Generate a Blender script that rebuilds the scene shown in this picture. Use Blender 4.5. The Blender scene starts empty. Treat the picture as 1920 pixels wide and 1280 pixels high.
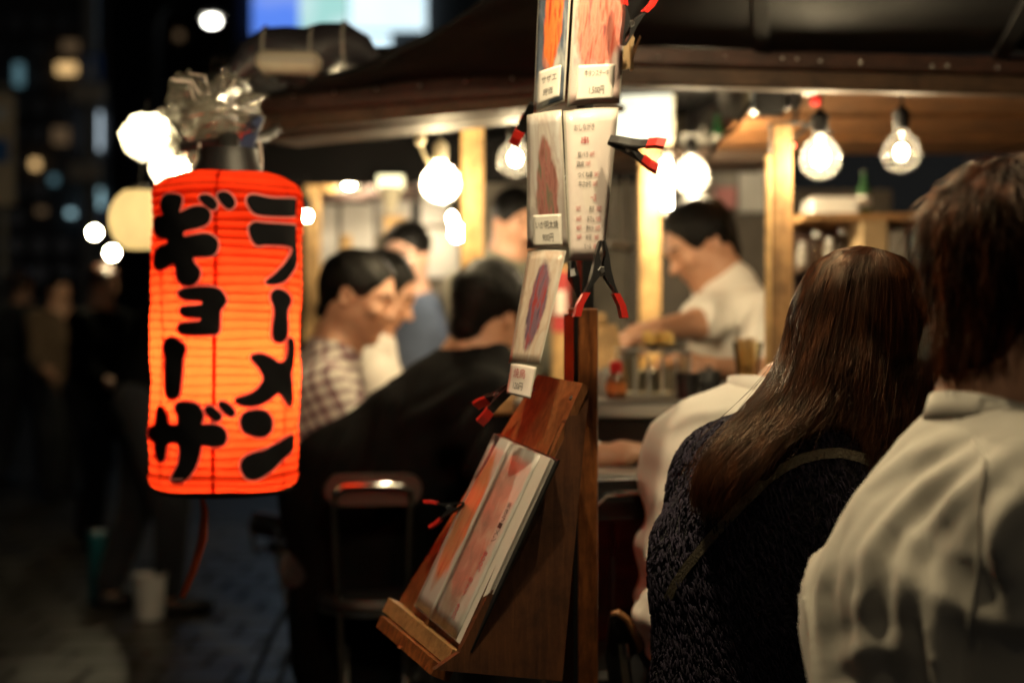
import bpy, math, random
import numpy as np
from mathutils import Vector, Matrix, Euler
rnd = random.Random(7)
nrg = np.random.default_rng(7)
scene = bpy.context.scene
COL = scene.collection

# ------------------------------------------------------------------ camera
CAMH = 1.12
FPX = 50.0 / 36.0 * 1920.0
cam_d = bpy.data.cameras.new('camera')
cam = bpy.data.objects.new('camera', cam_d); COL.objects.link(cam)
cam.location = (0, 0, CAMH); cam.rotation_euler = (math.radians(90), 0, 0)
cam_d.lens = 50; cam_d.sensor_width = 36; cam_d.clip_start = 0.05; cam_d.clip_end = 600
cam_d.dof.use_dof = True; cam_d.dof.focus_distance = 1.93; cam_d.dof.aperture_fstop = 2.0
scene.camera = cam
# ------------------------------------------------------------------ world, sun, exposure
w = bpy.data.worlds.new('World'); scene.world = w; w.use_nodes = True
nt = w.node_tree; nt.nodes.clear()
sky = nt.nodes.new('ShaderNodeTexSky'); sky.sky_type = 'NISHITA'; sky.sun_disc = False
sky.sun_elevation = math.radians(4); sky.sun_rotation = math.radians(200)
bg = nt.nodes.new('ShaderNodeBackground'); bg.inputs[1].default_value = 0.0022
wo = nt.nodes.new('ShaderNodeOutputWorld')
hs = nt.nodes.new('ShaderNodeHueSaturation'); hs.inputs['Saturation'].default_value = .12
nt.links.new(sky.outputs[0], hs.inputs['Color']); nt.links.new(hs.outputs[0], bg.inputs[0]); nt.links.new(bg.outputs[0], wo.inputs[0])
sun_d = bpy.data.lights.new('moon', 'SUN'); sun_d.energy = 0.01; sun_d.angle = math.radians(5); sun_d.color = (1, .95, .88)
sun = bpy.data.objects.new('moon', sun_d); COL.objects.link(sun); sun.rotation_euler = (math.radians(50), 0, math.radians(-20))
vs = scene.view_settings
vs.view_transform = 'Standard'; vs.look = 'None'; vs.gamma = 1; vs.use_curve_mapping = False; vs.exposure = 0.12
cy = scene.cycles
cy.use_denoising = True; cy.sample_clamp_indirect = 3; cy.sample_clamp_direct = 0
cy.max_bounces = 7; cy.diffuse_bounces = 3; cy.glossy_bounces = 3; cy.transparent_max_bounces = 12; cy.transmission_bounces = 6
cy.caustics_reflective = False; cy.caustics_refractive = False; cy.blur_glossy = 1.0
try: cy.denoiser = 'OPENIMAGEDENOISE'
except Exception: pass

# ------------------------------------------------------------------ helpers
def P(px, py, Z):
    """photo pixel (1920x1280) at forward distance Z -> world point"""
    return Vector(((px - 960) * Z / FPX, Z, CAMH - (py - 640) * Z / FPX))
def ray_plane(px, py, p0, n):
    o = Vector((0, 0, CAMH)); d = Vector(((px - 960) / FPX, 1, -(py - 640) / FPX))
    t = (Vector(p0) - o).dot(n) / d.dot(n)
    return o + d * t
def V(*a): return Vector(a)

_used = {}
def mesh_obj(name, verts, faces, mat, parent=None, smooth=False, uvs=None, matidx=None):
    me = bpy.data.meshes.new(name)
    off = parent.matrix_world.translation if parent is not None else Vector((0, 0, 0))
    if parent is not None: off = WLOC[parent.name]
    if isinstance(verts, np.ndarray):
        vv = verts - np.array(off)
        me.vertices.add(len(vv)); me.vertices.foreach_set('co', vv.astype(np.float32).ravel())
        f = np.asarray(faces); k = f.shape[1]
        me.loops.add(f.size); me.loops.foreach_set('vertex_index', f.astype(np.int32).ravel())
        me.polygons.add(len(f)); me.polygons.foreach_set('loop_start', np.arange(0, f.size, k, dtype=np.int32))
        me.polygons.foreach_set('loop_total', np.full(len(f), k, dtype=np.int32))
        me.update(calc_edges=True); me.validate()
    else:
        me.from_pydata([tuple(Vector(v) - off) for v in verts], [], faces)
    if uvs is not None:
        ul = me.uv_layers.new(name='UVMap')
        for lp in me.loops: ul.data[lp.index].uv = uvs[lp.vertex_index]
    for m in (mat if isinstance(mat, (list, tuple)) else [mat]): me.materials.append(m)
    if smooth: me.polygons.foreach_set('use_smooth', [True] * len(me.polygons))
    o = bpy.data.objects.new(name, me); COL.objects.link(o)
    if parent is not None:
        o.parent = parent; WLOC[o.name] = off
    else:
        WLOC[o.name] = Vector((0, 0, 0))
    return o
WLOC = {}
def tag(o, label=None, cat=None, group=None, kind=None):
    if label: o['label'] = label
    if cat: o['category'] = cat
    if group: o['group'] = group
    if kind: o['kind'] = kind
    return o
def thing(name, label, cat, loc=(0, 0, 0), group=None):
    o = bpy.data.objects.new(name, None); COL.objects.link(o); o.location = loc; o.empty_display_size = .05
    WLOC[o.name] = Vector(loc)
    return tag(o, label, cat, group)
def copy_tree(o, parent=None):
    c = o.copy(); COL.objects.link(c); c.parent = parent; WLOC[c.name] = WLOC[o.name]
    for ch in list(o.children): copy_tree(ch, c)
    return c

class MB:
    def __init__(s): s.v = []; s.f = []
    def add(s, vs_, fs_):
        n = len(s.v); s.v += [Vector(x) for x in vs_]; s.f += [tuple(i + n for i in f) for f in fs_]; return s
    def box(s, c, size, R=None, bev=0.0):
        hx, hy, hz = [x / 2 for x in size]; c = Vector(c); R = R or Matrix.Identity(3)
        b = min(bev, hx * .9, hy * .9, hz * .9)
        if b <= 0:
            vv = [(x, y, z) for z in (-hz, hz) for y in (-hy, hy) for x in (-hx, hx)]
            ff = [(0, 2, 3, 1), (4, 5, 7, 6), (0, 1, 5, 4), (2, 6, 7, 3), (0, 4, 6, 2), (1, 3, 7, 5)]
        else:
            vv = []; idx = {}
            for sx in (-1, 1):
                for sy in (-1, 1):
                    for sz in (-1, 1):
                        for a in range(3):
                            q = [sx * (hx - b), sy * (hy - b), sz * (hz - b)]
                            q[a] = (sx, sy, sz)[a] * (hx, hy, hz)[a]
                            idx[(sx, sy, sz, a)] = len(vv); vv.append(tuple(q))
            ff = []
            I = idx
            for a in range(3):
                u, w_ = [(1, 2), (2, 0), (0, 1)][a]
                for sg in (-1, 1):
                    q = []
                    for (p, r) in ((-1, -1), (1, -1), (1, 1), (-1, 1)):
                        t = [0, 0, 0]; t[a] = sg; t[u] = p; t[w_] = r; q.append(I[(t[0], t[1], t[2], a)])
                    ff.append(tuple(q) if sg > 0 else tuple(reversed(q)))
            for a in range(3):      # edges along axis a
                u, w_ = [(1, 2), (2, 0), (0, 1)][a]
                for p in (-1, 1):
                    for r in (-1, 1):
                        t0 = [0, 0, 0]; t0[u] = p; t0[w_] = r; t1 = t0[:]; t0[a] = -1; t1[a] = 1
                        q = (I[(*t0, u)], I[(*t1, u)], I[(*t1, w_)], I[(*t0, w_)])
                        ff.append(q if p * r < 0 else tuple(reversed(q)))
            for sx in (-1, 1):
                for sy in (-1, 1):
                    for sz in (-1, 1):
                        q = (I[(sx, sy, sz, 0)], I[(sx, sy, sz, 1)], I[(sx, sy, sz, 2)])
                        ff.append(q if sx * sy * sz > 0 else tuple(reversed(q)))
        return s.add([R @ Vector(q) + c for q in vv], ff)
    def bar(s, a, b, wd, ht, up=(0, 0, 1), bev=0.0):
        a = Vector(a); b = Vector(b); d = b - a; L = d.length; d = d / L
        side = d.cross(Vector(up))
        if side.length < 1e-4: side = d.cross(Vector((0, 1, 0)))
        side.normalize(); u = side.cross(d)
        R = Matrix((d, side, u)).transposed()
        return s.box((a + b) / 2, (L, wd, ht), R, bev)
    def tube(s, pts, r, seg=8, caps=True):
        pts = [Vector(p) for p in pts]; n = len(pts); rs = r if isinstance(r, (list, tuple)) else [r] * n
        vv = []; ff = []
        nrm = None
        for i, p in enumerate(pts):
            d = (pts[min(i + 1, n - 1)] - pts[max(i - 1, 0)]).normalized()
            if nrm is None:
                nrm = d.cross(Vector((.31, .17, .93)))
                if nrm.length < 1e-3: nrm = d.cross(Vector((1, 0, 0)))
            nrm = (nrm - d * nrm.dot(d)).normalized(); bn = d.cross(nrm)
            for k in range(seg):
                a = 2 * math.pi * k / seg
                vv.append(p + (nrm * math.cos(a) + bn * math.sin(a)) * rs[i])
        for i in range(n - 1):
            for k in range(seg):
                k2 = (k + 1) % seg
                ff.append((i * seg + k, i * seg + k2, (i + 1) * seg + k2, (i + 1) * seg + k))
        if caps:
            ff.append(tuple(reversed(range(seg)))); ff.append(tuple(range((n - 1) * seg, n * seg)))
        return s.add(vv, ff)
    def lathe(s, c, prof, seg=24, axis=(0, 0, 1)):
        c = Vector(c); ax = Vector(axis).normalized()
        q = Vector((0, 0, 1)).rotation_difference(ax)
        vv = []; ff = []
        for (r, z) in prof:
            for k in range(seg):
                a = 2 * math.pi * k / seg
                vv.append(q @ Vector((r * math.cos(a), r * math.sin(a), z)) + c)
        for i in range(len(prof) - 1):
            for k in range(seg):
                k2 = (k + 1) % seg
                ff.append((i * seg + k, i * seg + k2, (i + 1) * seg + k2, (i + 1) * seg + k))
        if prof[0][0] > 1e-5: ff.append(tuple(reversed(range(seg))))
        if prof[-1][0] > 1e-5: ff.append(tuple(range((len(prof) - 1) * seg, len(prof) * seg)))
        return s.add(vv, ff)
    def sphere(s, c, r, seg=16, rings=10, sc=(1, 1, 1)):
        vv = []; ff = []
        c = Vector(c)
        for i in range(rings + 1):
            t = math.pi * i / rings
            for k in range(seg):
                a = 2 * math.pi * k / seg
                vv.append(c + Vector((math.sin(t) * math.cos(a) * r * sc[0], math.sin(t) * math.sin(a) * r * sc[1], -math.cos(t) * r * sc[2])))
        for i in range(rings):
            for k in range(seg):
                k2 = (k + 1) % seg
                ff.append((i * seg + k, i * seg + k2, (i + 1) * seg + k2, (i + 1) * seg + k))
        return s.add(vv, ff)
    def prism(s, poly, d):
        """poly: list of coplanar points (any 3D), extruded by vector d"""
        n = len(poly); d = Vector(d); a = [Vector(p) for p in poly]
        return s.add(a + [p + d for p in a], [tuple(reversed(range(n))), tuple(range(n, 2 * n))] +
                     [(i, (i + 1) % n, n + (i + 1) % n, n + i) for i in range(n)])
    def build(s, name, mat, parent=None, smooth=False, recalc=True):
        o = mesh_obj(name, s.v, s.f, mat, parent)
        import bmesh
        bm = bmesh.new(); bm.from_mesh(o.data)
        if recalc: bmesh.ops.recalc_face_normals(bm, faces=bm.faces)
        if smooth:
            for f in bm.faces: f.smooth = True
            for e in bm.edges:
                if len(e.link_faces) == 2 and e.calc_face_angle(0) > .7: e.smooth = False
        bm.to_mesh(o.data); bm.free()
        return o

# ------------------------------------------------------------------ materials
def newmat(name):
    m = bpy.data.materials.new(name); m.use_nodes = True
    n = m.node_tree.nodes; b = n['Principled BSDF']
    return m, n, m.node_tree.links, b
def mat(name, c1, rough=.5, c2=None, scale=8, metal=0.0, bump=0.0, bscale=40, detail=4, stretch=(1, 1, 1), rvar=.1, spec=.5, emit=None, estr=0, wave=None):
    m, n, l, b = newmat(name)
    b.inputs['Metallic'].default_value = metal; b.inputs['Roughness'].default_value = rough
    b.inputs['Specular IOR Level'].default_value = spec
    tc = n.new('ShaderNodeTexCoord'); mp = n.new('ShaderNodeMapping'); l.new(tc.outputs['Object'], mp.inputs[0])
    mp.inputs['Scale'].default_value = stretch
    nz = n.new('ShaderNodeTexNoise'); nz.inputs['Scale'].default_value = scale; nz.inputs['Detail'].default_value = detail
    l.new(mp.outputs[0], nz.inputs[0])
    rp = n.new('ShaderNodeValToRGB'); rp.color_ramp.elements[0].position = .32; rp.color_ramp.elements[1].position = .68
    c2 = c2 or tuple(x * .72 for x in c1)
    rp.color_ramp.elements[0].color = (*c2, 1); rp.color_ramp.elements[1].color = (*c1, 1)
    l.new(nz.outputs[0], rp.inputs[0]); l.new(rp.outputs[0], b.inputs['Base Color'])
    mr = n.new('ShaderNodeMapRange'); mr.inputs[3].default_value = max(0, rough - rvar); mr.inputs[4].default_value = min(1, rough + rvar)
    l.new(nz.outputs[0], mr.inputs[0]); l.new(mr.outputs[0], b.inputs['Roughness'])
    if bump:
        nb = n.new('ShaderNodeTexNoise'); nb.inputs['Scale'].default_value = bscale; nb.inputs['Detail'].default_value = 5
        l.new(mp.outputs[0], nb.inputs[0])
        bp = n.new('ShaderNodeBump'); bp.inputs['Strength'].default_value = bump; bp.inputs['Distance'].default_value = .01
        l.new(nb.outputs[0], bp.inputs['Height']); l.new(bp.outputs[0], b.inputs['Normal'])
    if emit:
        b.inputs['Emission Color'].default_value = (*emit, 1); b.inputs['Emission Strength'].default_value = estr
    return m
def wood(name, c1, c2, grain=(1, 1, 12), rough=.45, scale=9):
    m, n, l, b = newmat(name)
    tc = n.new('ShaderNodeTexCoord'); mp = n.new('ShaderNodeMapping'); l.new(tc.outputs['Object'], mp.inputs[0])
    mx = max(grain); mp.inputs['Scale'].default_value = tuple(mx / g for g in grain) if False else grain
    nz = n.new('ShaderNodeTexNoise'); nz.inputs['Scale'].default_value = scale; nz.inputs['Detail'].default_value = 6; nz.inputs['Distortion'].default_value = .6
    l.new(mp.outputs[0], nz.inputs[0])
    n2 = n.new('ShaderNodeTexNoise'); n2.inputs['Scale'].default_value = scale * 5; n2.inputs['Detail'].default_value = 3
    l.new(mp.outputs[0], n2.inputs[0])
    ad = n.new('ShaderNodeMath'); ad.operation = 'MULTIPLY_ADD'; ad.inputs[1].default_value = .35; l.new(n2.outputs[0], ad.inputs[0]); l.new(nz.outputs[0], ad.inputs[2])
    rp = n.new('ShaderNodeValToRGB'); rp.color_ramp.elements[0].position = .5; rp.color_ramp.elements[1].position = .85
    rp.color_ramp.elements[0].color = (*c2, 1); rp.color_ramp.elements[1].color = (*c1, 1)
    l.new(ad.outputs[0], rp.inputs[0])
    n4 = n.new('ShaderNodeTexNoise'); n4.inputs['Scale'].default_value = 11; n4.inputs['Detail'].default_value = 7; n4.inputs['Roughness'].default_value = .7; l.new(tc.outputs['Object'], n4.inputs[0])
    st = n.new('ShaderNodeMapRange'); st.inputs[1].default_value = .36; st.inputs[2].default_value = .56; st.inputs[3].default_value = .55; st.inputs[4].default_value = 1.08; l.new(n4.outputs[0], st.inputs[0])
    mu = n.new('ShaderNodeVectorMath'); mu.operation = 'SCALE'; l.new(rp.outputs[0], mu.inputs[0]); l.new(st.outputs[0], mu.inputs['Scale']); l.new(mu.outputs[0], b.inputs['Base Color'])
    rr = n.new('ShaderNodeMapRange'); rr.inputs[3].default_value = min(1, rough + .25); rr.inputs[4].default_value = max(.1, rough - .08); l.new(n4.outputs[0], rr.inputs[0]); l.new(rr.outputs[0], b.inputs['Roughness'])
    bp = n.new('ShaderNodeBump'); bp.inputs['Strength'].default_value = .25; bp.inputs['Distance'].default_value = .003
    l.new(ad.outputs[0], bp.inputs['Height']); l.new(bp.outputs[0], b.inputs['Normal'])
    return m
def emis(name, c, s, c2=None, scale=6):
    m = bpy.data.materials.new(name); m.use_nodes = True; n = m.node_tree.nodes; l = m.node_tree.links; n.clear()
    e = n.new('ShaderNodeEmission'); e.inputs[0].default_value = (*c, 1); e.inputs[1].default_value = s
    if c2:
        tc = n.new('ShaderNodeTexCoord'); nz = n.new('ShaderNodeTexNoise'); nz.inputs['Scale'].default_value = scale; nz.inputs['Detail'].default_value = 2
        l.new(tc.outputs['Object'], nz.inputs[0])
        rp = n.new('ShaderNodeValToRGB'); rp.color_ramp.elements[0].position = .4; rp.color_ramp.elements[1].position = .6
        rp.color_ramp.elements[0].color = (*c2, 1); rp.color_ramp.elements[1].color = (*c, 1)
        l.new(nz.outputs[0], rp.inputs[0]); l.new(rp.outputs[0], e.inputs[0])
    o = n.new('ShaderNodeOutputMaterial'); l.new(e.outputs[0], o.inputs[0]); return m
def thin_glass(name, tint=(1, .96, .85), trans=.72, transl=.16):
    m = bpy.data.materials.new(name); m.use_nodes = True; n = m.node_tree.nodes; l = m.node_tree.links; n.clear()
    tb = n.new('ShaderNodeBsdfTransparent'); tb.inputs[0].default_value = (*tint, 1)
    tl = n.new('ShaderNodeBsdfTranslucent'); tl.inputs[0].default_value = (*tint, 1)
    gl = n.new('ShaderNodeBsdfGlossy'); gl.inputs['Roughness'].default_value = .08
    m1 = n.new('ShaderNodeMixShader'); m1.inputs[0].default_value = transl / (trans + transl); l.new(tb.outputs[0], m1.inputs[1]); l.new(tl.outputs[0], m1.inputs[2])
    lw = n.new('ShaderNodeLayerWeight'); lw.inputs[0].default_value = .25
    m2 = n.new('ShaderNodeMixShader'); l.new(lw.outputs['Fresnel'], m2.inputs[0]); l.new(m1.outputs[0], m2.inputs[1]); l.new(gl.outputs[0], m2.inputs[2])
    o = n.new('ShaderNodeOutputMaterial'); l.new(m2.outputs[0], o.inputs[0]); return m

M = {}
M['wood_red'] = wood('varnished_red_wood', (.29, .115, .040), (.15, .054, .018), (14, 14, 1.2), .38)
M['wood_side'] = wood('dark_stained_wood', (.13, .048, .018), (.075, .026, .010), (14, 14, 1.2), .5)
M['wood_post'] = wood('worn_post_wood', (.36, .12, .032), (.11, .032, .010), (14, 14, 1.5), .4)
M['wood_pale'] = wood('pale_pine', (.62, .40, .17), (.46, .27, .10), (12, 12, 1), .55)
M['wood_brown'] = wood('brown_pine', (.34, .19, .075), (.22, .115, .042), (12, 12, 1), .55)
M['wood_pale_end'] = wood('pale_pine_long', (.45, .25, .10), (.30, .16, .06), (1, 12, 12), .55)
M['wood_dark'] = wood('dark_roof_wood', (.060, .024, .015), (.028, .012, .008), (1, 12, 12), .5)
M['wood_soffit'] = wood('soffit_board', (.075, .040, .021), (.045, .023, .012), (1, 12, 12), .55)
M['black'] = mat('black_vinyl', (.012, .012, .013), .45, spec=.4)
M['blackmetal'] = mat('black_enamel', (.015, .015, .016), .42, spec=.4)
M['tarp'] = mat('dark_tarpaulin', (.011, .0105, .011), .65, bump=.3, bscale=12, spec=.1)
M['darkpanel'] = mat('dark_green_grey_panel', (.035, .042, .040), .5)
M['chrome'] = mat('chrome_tube', (.75, .74, .72), .16, metal=1)
M['steel'] = mat('brushed_steel', (.55, .54, .52), .32, metal=1, stretch=(1, 20, 20))
M['red_grip'] = mat('red_vinyl_grip', (.62, .025, .018), .35, c2=(.5, .02, .014))
M['white_pl'] = mat('white_plastic', (.72, .70, .66), .4)
M['cream'] = mat('cream_porcelain', (.66, .58, .40), .35)
M['grey'] = mat('grey_plate', (.30, .28, .25), .6)
M['paper'] = mat('white_paper', (.78, .74, .68), .6, c2=(.72, .67, .6))
M['paper_wall'] = mat('wall_notices', (.55, .53, .50), .6, c2=(.40, .38, .35), scale=5)
M['card_bd'] = mat('brown_cardboard', (.50, .36, .20), .8, c2=(.40, .28, .15))
M['skin'] = mat('skin', (.55, .30, .19), .5, c2=(.48, .24, .145), scale=30)
M['skin_pale'] = mat('pale_skin', (.66, .40, .29), .5, c2=(.6, .34, .24), scale=30)
M['hair_black'] = mat('black_hair', (.0035, .003, .0028), .5, spec=.15, bump=.6, bscale=90, stretch=(1, 1, .2))
M['hair_brown'] = mat('dark_brown_hair', (.045, .016, .008), .34, c2=(.02, .008, .005), bump=.6, bscale=120, stretch=(1, 1, .2))
M['glass'] = thin_glass('bulb_glass', (1, .96, .85), .955, .022)
M['wrap'] = thin_glass('clear_wrap', (.95, .93, .88), .5, .4)
def film(name):
    m = bpy.data.materials.new(name); m.use_nodes = True; n = m.node_tree.nodes; l = m.node_tree.links; n.clear()
    a = n.new('ShaderNodeBsdfTransparent'); a.inputs[0].default_value = (.96, .95, .92, 1); b = n.new('ShaderNodeBsdfGlossy'); b.inputs['Roughness'].default_value = .13; c = n.new('ShaderNodeBsdfTranslucent'); c.inputs[0].default_value = (.9, .86, .78, 1)
    m1 = n.new('ShaderNodeMixShader'); m1.inputs[0].default_value = .45; l.new(a.outputs[0], m1.inputs[1]); l.new(b.outputs[0], m1.inputs[2])
    m2 = n.new('ShaderNodeMixShader'); m2.inputs[0].default_value = .2; l.new(m1.outputs[0], m2.inputs[1]); l.new(c.outputs[0], m2.inputs[2])
    o = n.new('ShaderNodeOutputMaterial'); l.new(m2.outputs[0], o.inputs[0]); return m
M['film'] = film('glossy_clear_film')
M['core'] = emis('hot_filament', (1, .72, .36), 1500)
M['ink'] = mat('black_ink', (.006, .006, .007), .85, spec=.1)
M['ink_text'] = mat('faded_black_ink', (.035, .03, .03), .6)
M['red_ink'] = mat('red_ink', (.55, .05, .06), .6)
M['bottle_red'] = mat('red_cap_plastic', (.55, .02, .02), .35)
M['food'] = mat('fried_food', (.70, .48, .14), .6, c2=(.5, .28, .06), scale=40)
# ------------------------------------------------------------------ signed-distance modelling
def _frame(f, u):
    f = Vector(f).normalized(); u = Vector(u); u = (u - f * u.dot(f)).normalized(); r = f.cross(u)
    return f, u, r
class SDF:
    def __init__(s, voxel, k=.02): s.sh = []; s.vx = voxel; s.k = k; s.cuts = []; s.disp = None
    def cone(s, a, ra, b, rb, flat=None, k=None, sub=False):
        s.sh.append(('c', np.array(a, float), ra, np.array(b, float), rb, flat, s.k if k is None else k, sub)); return s
    def chain(s, pts, rs, flat=None, k=None):
        for i in range(len(pts) - 1): s.cone(pts[i], rs[i], pts[i + 1], rs[i + 1], flat, k)
        return s
    def ell(s, c, rad, R=None, k=None, sub=False):
        s.sh.append(('e', np.array(c, float), np.array(rad, float), np.array(R if R is not None else Matrix.Identity(3), float), None, None, s.k if k is None else k, sub)); return s
    def cut(s, p, n): s.cuts.append((np.array(p, float), np.array(Vector(n).normalized(), float))); return s
    def mesh(s):
        lo = np.full(3, 1e9); hi = -lo
        bbs = []
        for q in s.sh:
            if q[0] == 'c':
                l_ = np.minimum(q[1] - q[2], q[3] - q[4]); h_ = np.maximum(q[1] + q[2], q[3] + q[4])
                if q[5] is not None and q[5][1] > 1:
                    e = abs(np.array(q[5][0])) * max(q[2], q[4]) * (q[5][1] - 1); l_ = l_ - e; h_ = h_ + e
            else:
                e = np.sqrt(((q[3] * q[2][None, :]) ** 2).sum(1)); l_ = q[1] - e; h_ = q[1] + e
            m = q[6] + 3 * s.vx; bbs.append((l_ - m, h_ + m))
            if not q[7]: lo = np.minimum(lo, l_ - 3 * s.vx); hi = np.maximum(hi, h_ + 3 * s.vx)
        dims = np.ceil((hi - lo) / s.vx).astype(int) + 1
        D = np.full(dims, .2, np.float32)
        ax = [lo[i] + np.arange(dims[i]) * s.vx for i in range(3)]
        for q, (l_, h_) in zip(s.sh, bbs):
            i0 = np.clip(np.floor((l_ - lo) / s.vx).astype(int), 0, dims - 1); i1 = np.clip(np.ceil((h_ - lo) / s.vx).astype(int) + 1, 1, dims)
            sl = tuple(slice(i0[i], i1[i]) for i in range(3))
            if min(i1 - i0) <= 0: continue
            X, Y, Z = np.meshgrid(ax[0][sl[0]], ax[1][sl[1]], ax[2][sl[2]], indexing='ij')
            p = np.stack([X, Y, Z], -1)
            if q[0] == 'c':
                a, ra, b, rb, flat = q[1:6]
                pa = p - a; ba = b - a
                if flat is not None:
                    n = np.array(Vector(flat[0]).normalized()); f = 1 / flat[1] - 1
                    pa = pa + (pa @ n)[..., None] * n * f; ba = ba + n * (ba @ n) * f
                t = np.clip((pa @ ba) / (ba @ ba + 1e-12), 0, 1)
                d = np.linalg.norm(pa - t[..., None] * ba, axis=-1) - (ra + (rb - ra) * t)
            else:
                c, rad, R = q[1:4]
                l3 = ((p - c) @ R) / rad
                k0 = np.linalg.norm(l3, axis=-1); k1 = np.linalg.norm(l3 / rad, axis=-1) + 1e-9
                d = k0 * (k0 - 1) / k1
            o = D[sl]; k = q[6]
            if q[7]:
                h = np.clip(.5 - .5 * (o + d) / k, 0, 1); D[sl] = o + (-d - o) * h + k * h * (1 - h)
            else:
                h = np.clip(.5 + .5 * (o - d) / k, 0, 1); D[sl] = o + (d - o) * h - k * h * (1 - h)
        need = s.cuts or s.disp
        if need:
            X, Y, Z = np.meshgrid(*ax, indexing='ij')
            if s.disp is not None: D = D + s.disp(X, Y, Z).astype(np.float32)
            for p0, n in s.cuts: D = np.maximum(D, (X - p0[0]) * n[0] + (Y - p0[1]) * n[1] + (Z - p0[2]) * n[2])
        D[0] = D[-1] = .1; D[:, 0] = D[:, -1] = .1; D[:, :, 0] = D[:, :, -1] = .1
        return surface_nets(D, lo, s.vx)
def surface_nets(D, lo, vx):
    S = D < 0
    nx, ny, nz = D.shape
    acc = np.zeros((nx - 1, ny - 1, nz - 1, 3), np.float32); cnt = np.zeros((nx - 1, ny - 1, nz - 1), np.float32)
    def corner(A, c): return A[c[0]:nx - 1 + c[0], c[1]:ny - 1 + c[1], c[2]:nz - 1 + c[2]]
    for a in range(3):
        for b in range(4):
            c0 = [0, 0, 0]; o = [i for i in range(3) if i != a]; c0[o[0]] = b & 1; c0[o[1]] = b >> 1
            c1 = c0[:]; c1[a] = 1
            d0 = corner(D, c0); d1 = corner(D, c1); m = corner(S, c0) != corner(S, c1)
            t = np.where(m, d0 / np.where(m, d0 - d1, 1), 0)
            for i in range(3):
                acc[..., i] += np.where(m, (t if i == a else c0[i]), 0)
            cnt += m
    act = cnt > 0
    idx = np.full(act.shape, -1, np.int64); idx[act] = np.arange(act.sum())
    ii = np.argwhere(act)
    verts = (ii + acc[act] / cnt[act][:, None]) * vx + lo
    faces = []
    for a in range(3):
        o = [i for i in range(3) if i != a]
        sl0 = [slice(1, n_ - 1) for n_ in D.shape]; sl0[a] = slice(0, D.shape[a] - 1)
        sl1 = list(sl0); sl1[a] = slice(1, D.shape[a])
        s0 = S[tuple(sl0)]; s1 = S[tuple(sl1)]
        e = np.argwhere(s0 != s1)
        if not len(e): continue
        inside = s0[tuple(e.T)]
        e = e.copy(); e[:, o[0]] += 1; e[:, o[1]] += 1
        def cell(du, dv):
            q = e.copy(); q[:, o[0]] -= du; q[:, o[1]] -= dv; return idx[tuple(q.T)]
        qd = np.stack([cell(1, 1), cell(0, 1), cell(0, 0), cell(1, 0)], 1)
        flip = inside if a != 1 else ~inside
        qd = np.where(flip[:, None], qd, qd[:, ::-1])
        faces.append(qd)
    return verts, np.concatenate(faces)
def sdf_obj(name, s, material, parent, uv=False):
    v, f = s.mesh()
    return mesh_obj(name, v, f, material, parent, smooth=True)
def wob(amp, fr, seed=0):
    """cloth folds as layered warped sines"""
    q = np.random.default_rng(seed); ph = q.uniform(0, 6, 8); d = q.normal(size=(4, 3)); d /= np.linalg.norm(d, axis=1)[:, None]
    def fn(X, Y, Z):
        w1 = np.sin(fr * .5 * (d[0, 0] * X + d[0, 1] * Y + d[0, 2] * Z) + ph[0]) * 1.4
        a = np.sin(fr * (d[1, 0] * X + d[1, 1] * Y + d[1, 2] * Z) + w1 + ph[1])
        b = np.sin(fr * 1.7 * (d[2, 0] * X + d[2, 1] * Y + d[2, 2] * Z) + 1.6 * w1 + ph[2])
        c = np.sin(fr * 3.1 * (d[3, 0] * X + d[3, 1] * Y + d[3, 2] * Z) + w1 * 2 + ph[3])
        g = .5 + .5 * np.sin(fr * .4 * (X + Z) + ph[4])
        return -amp * (a * .6 + b * .35 * g + c * .18)
    return fn
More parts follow.
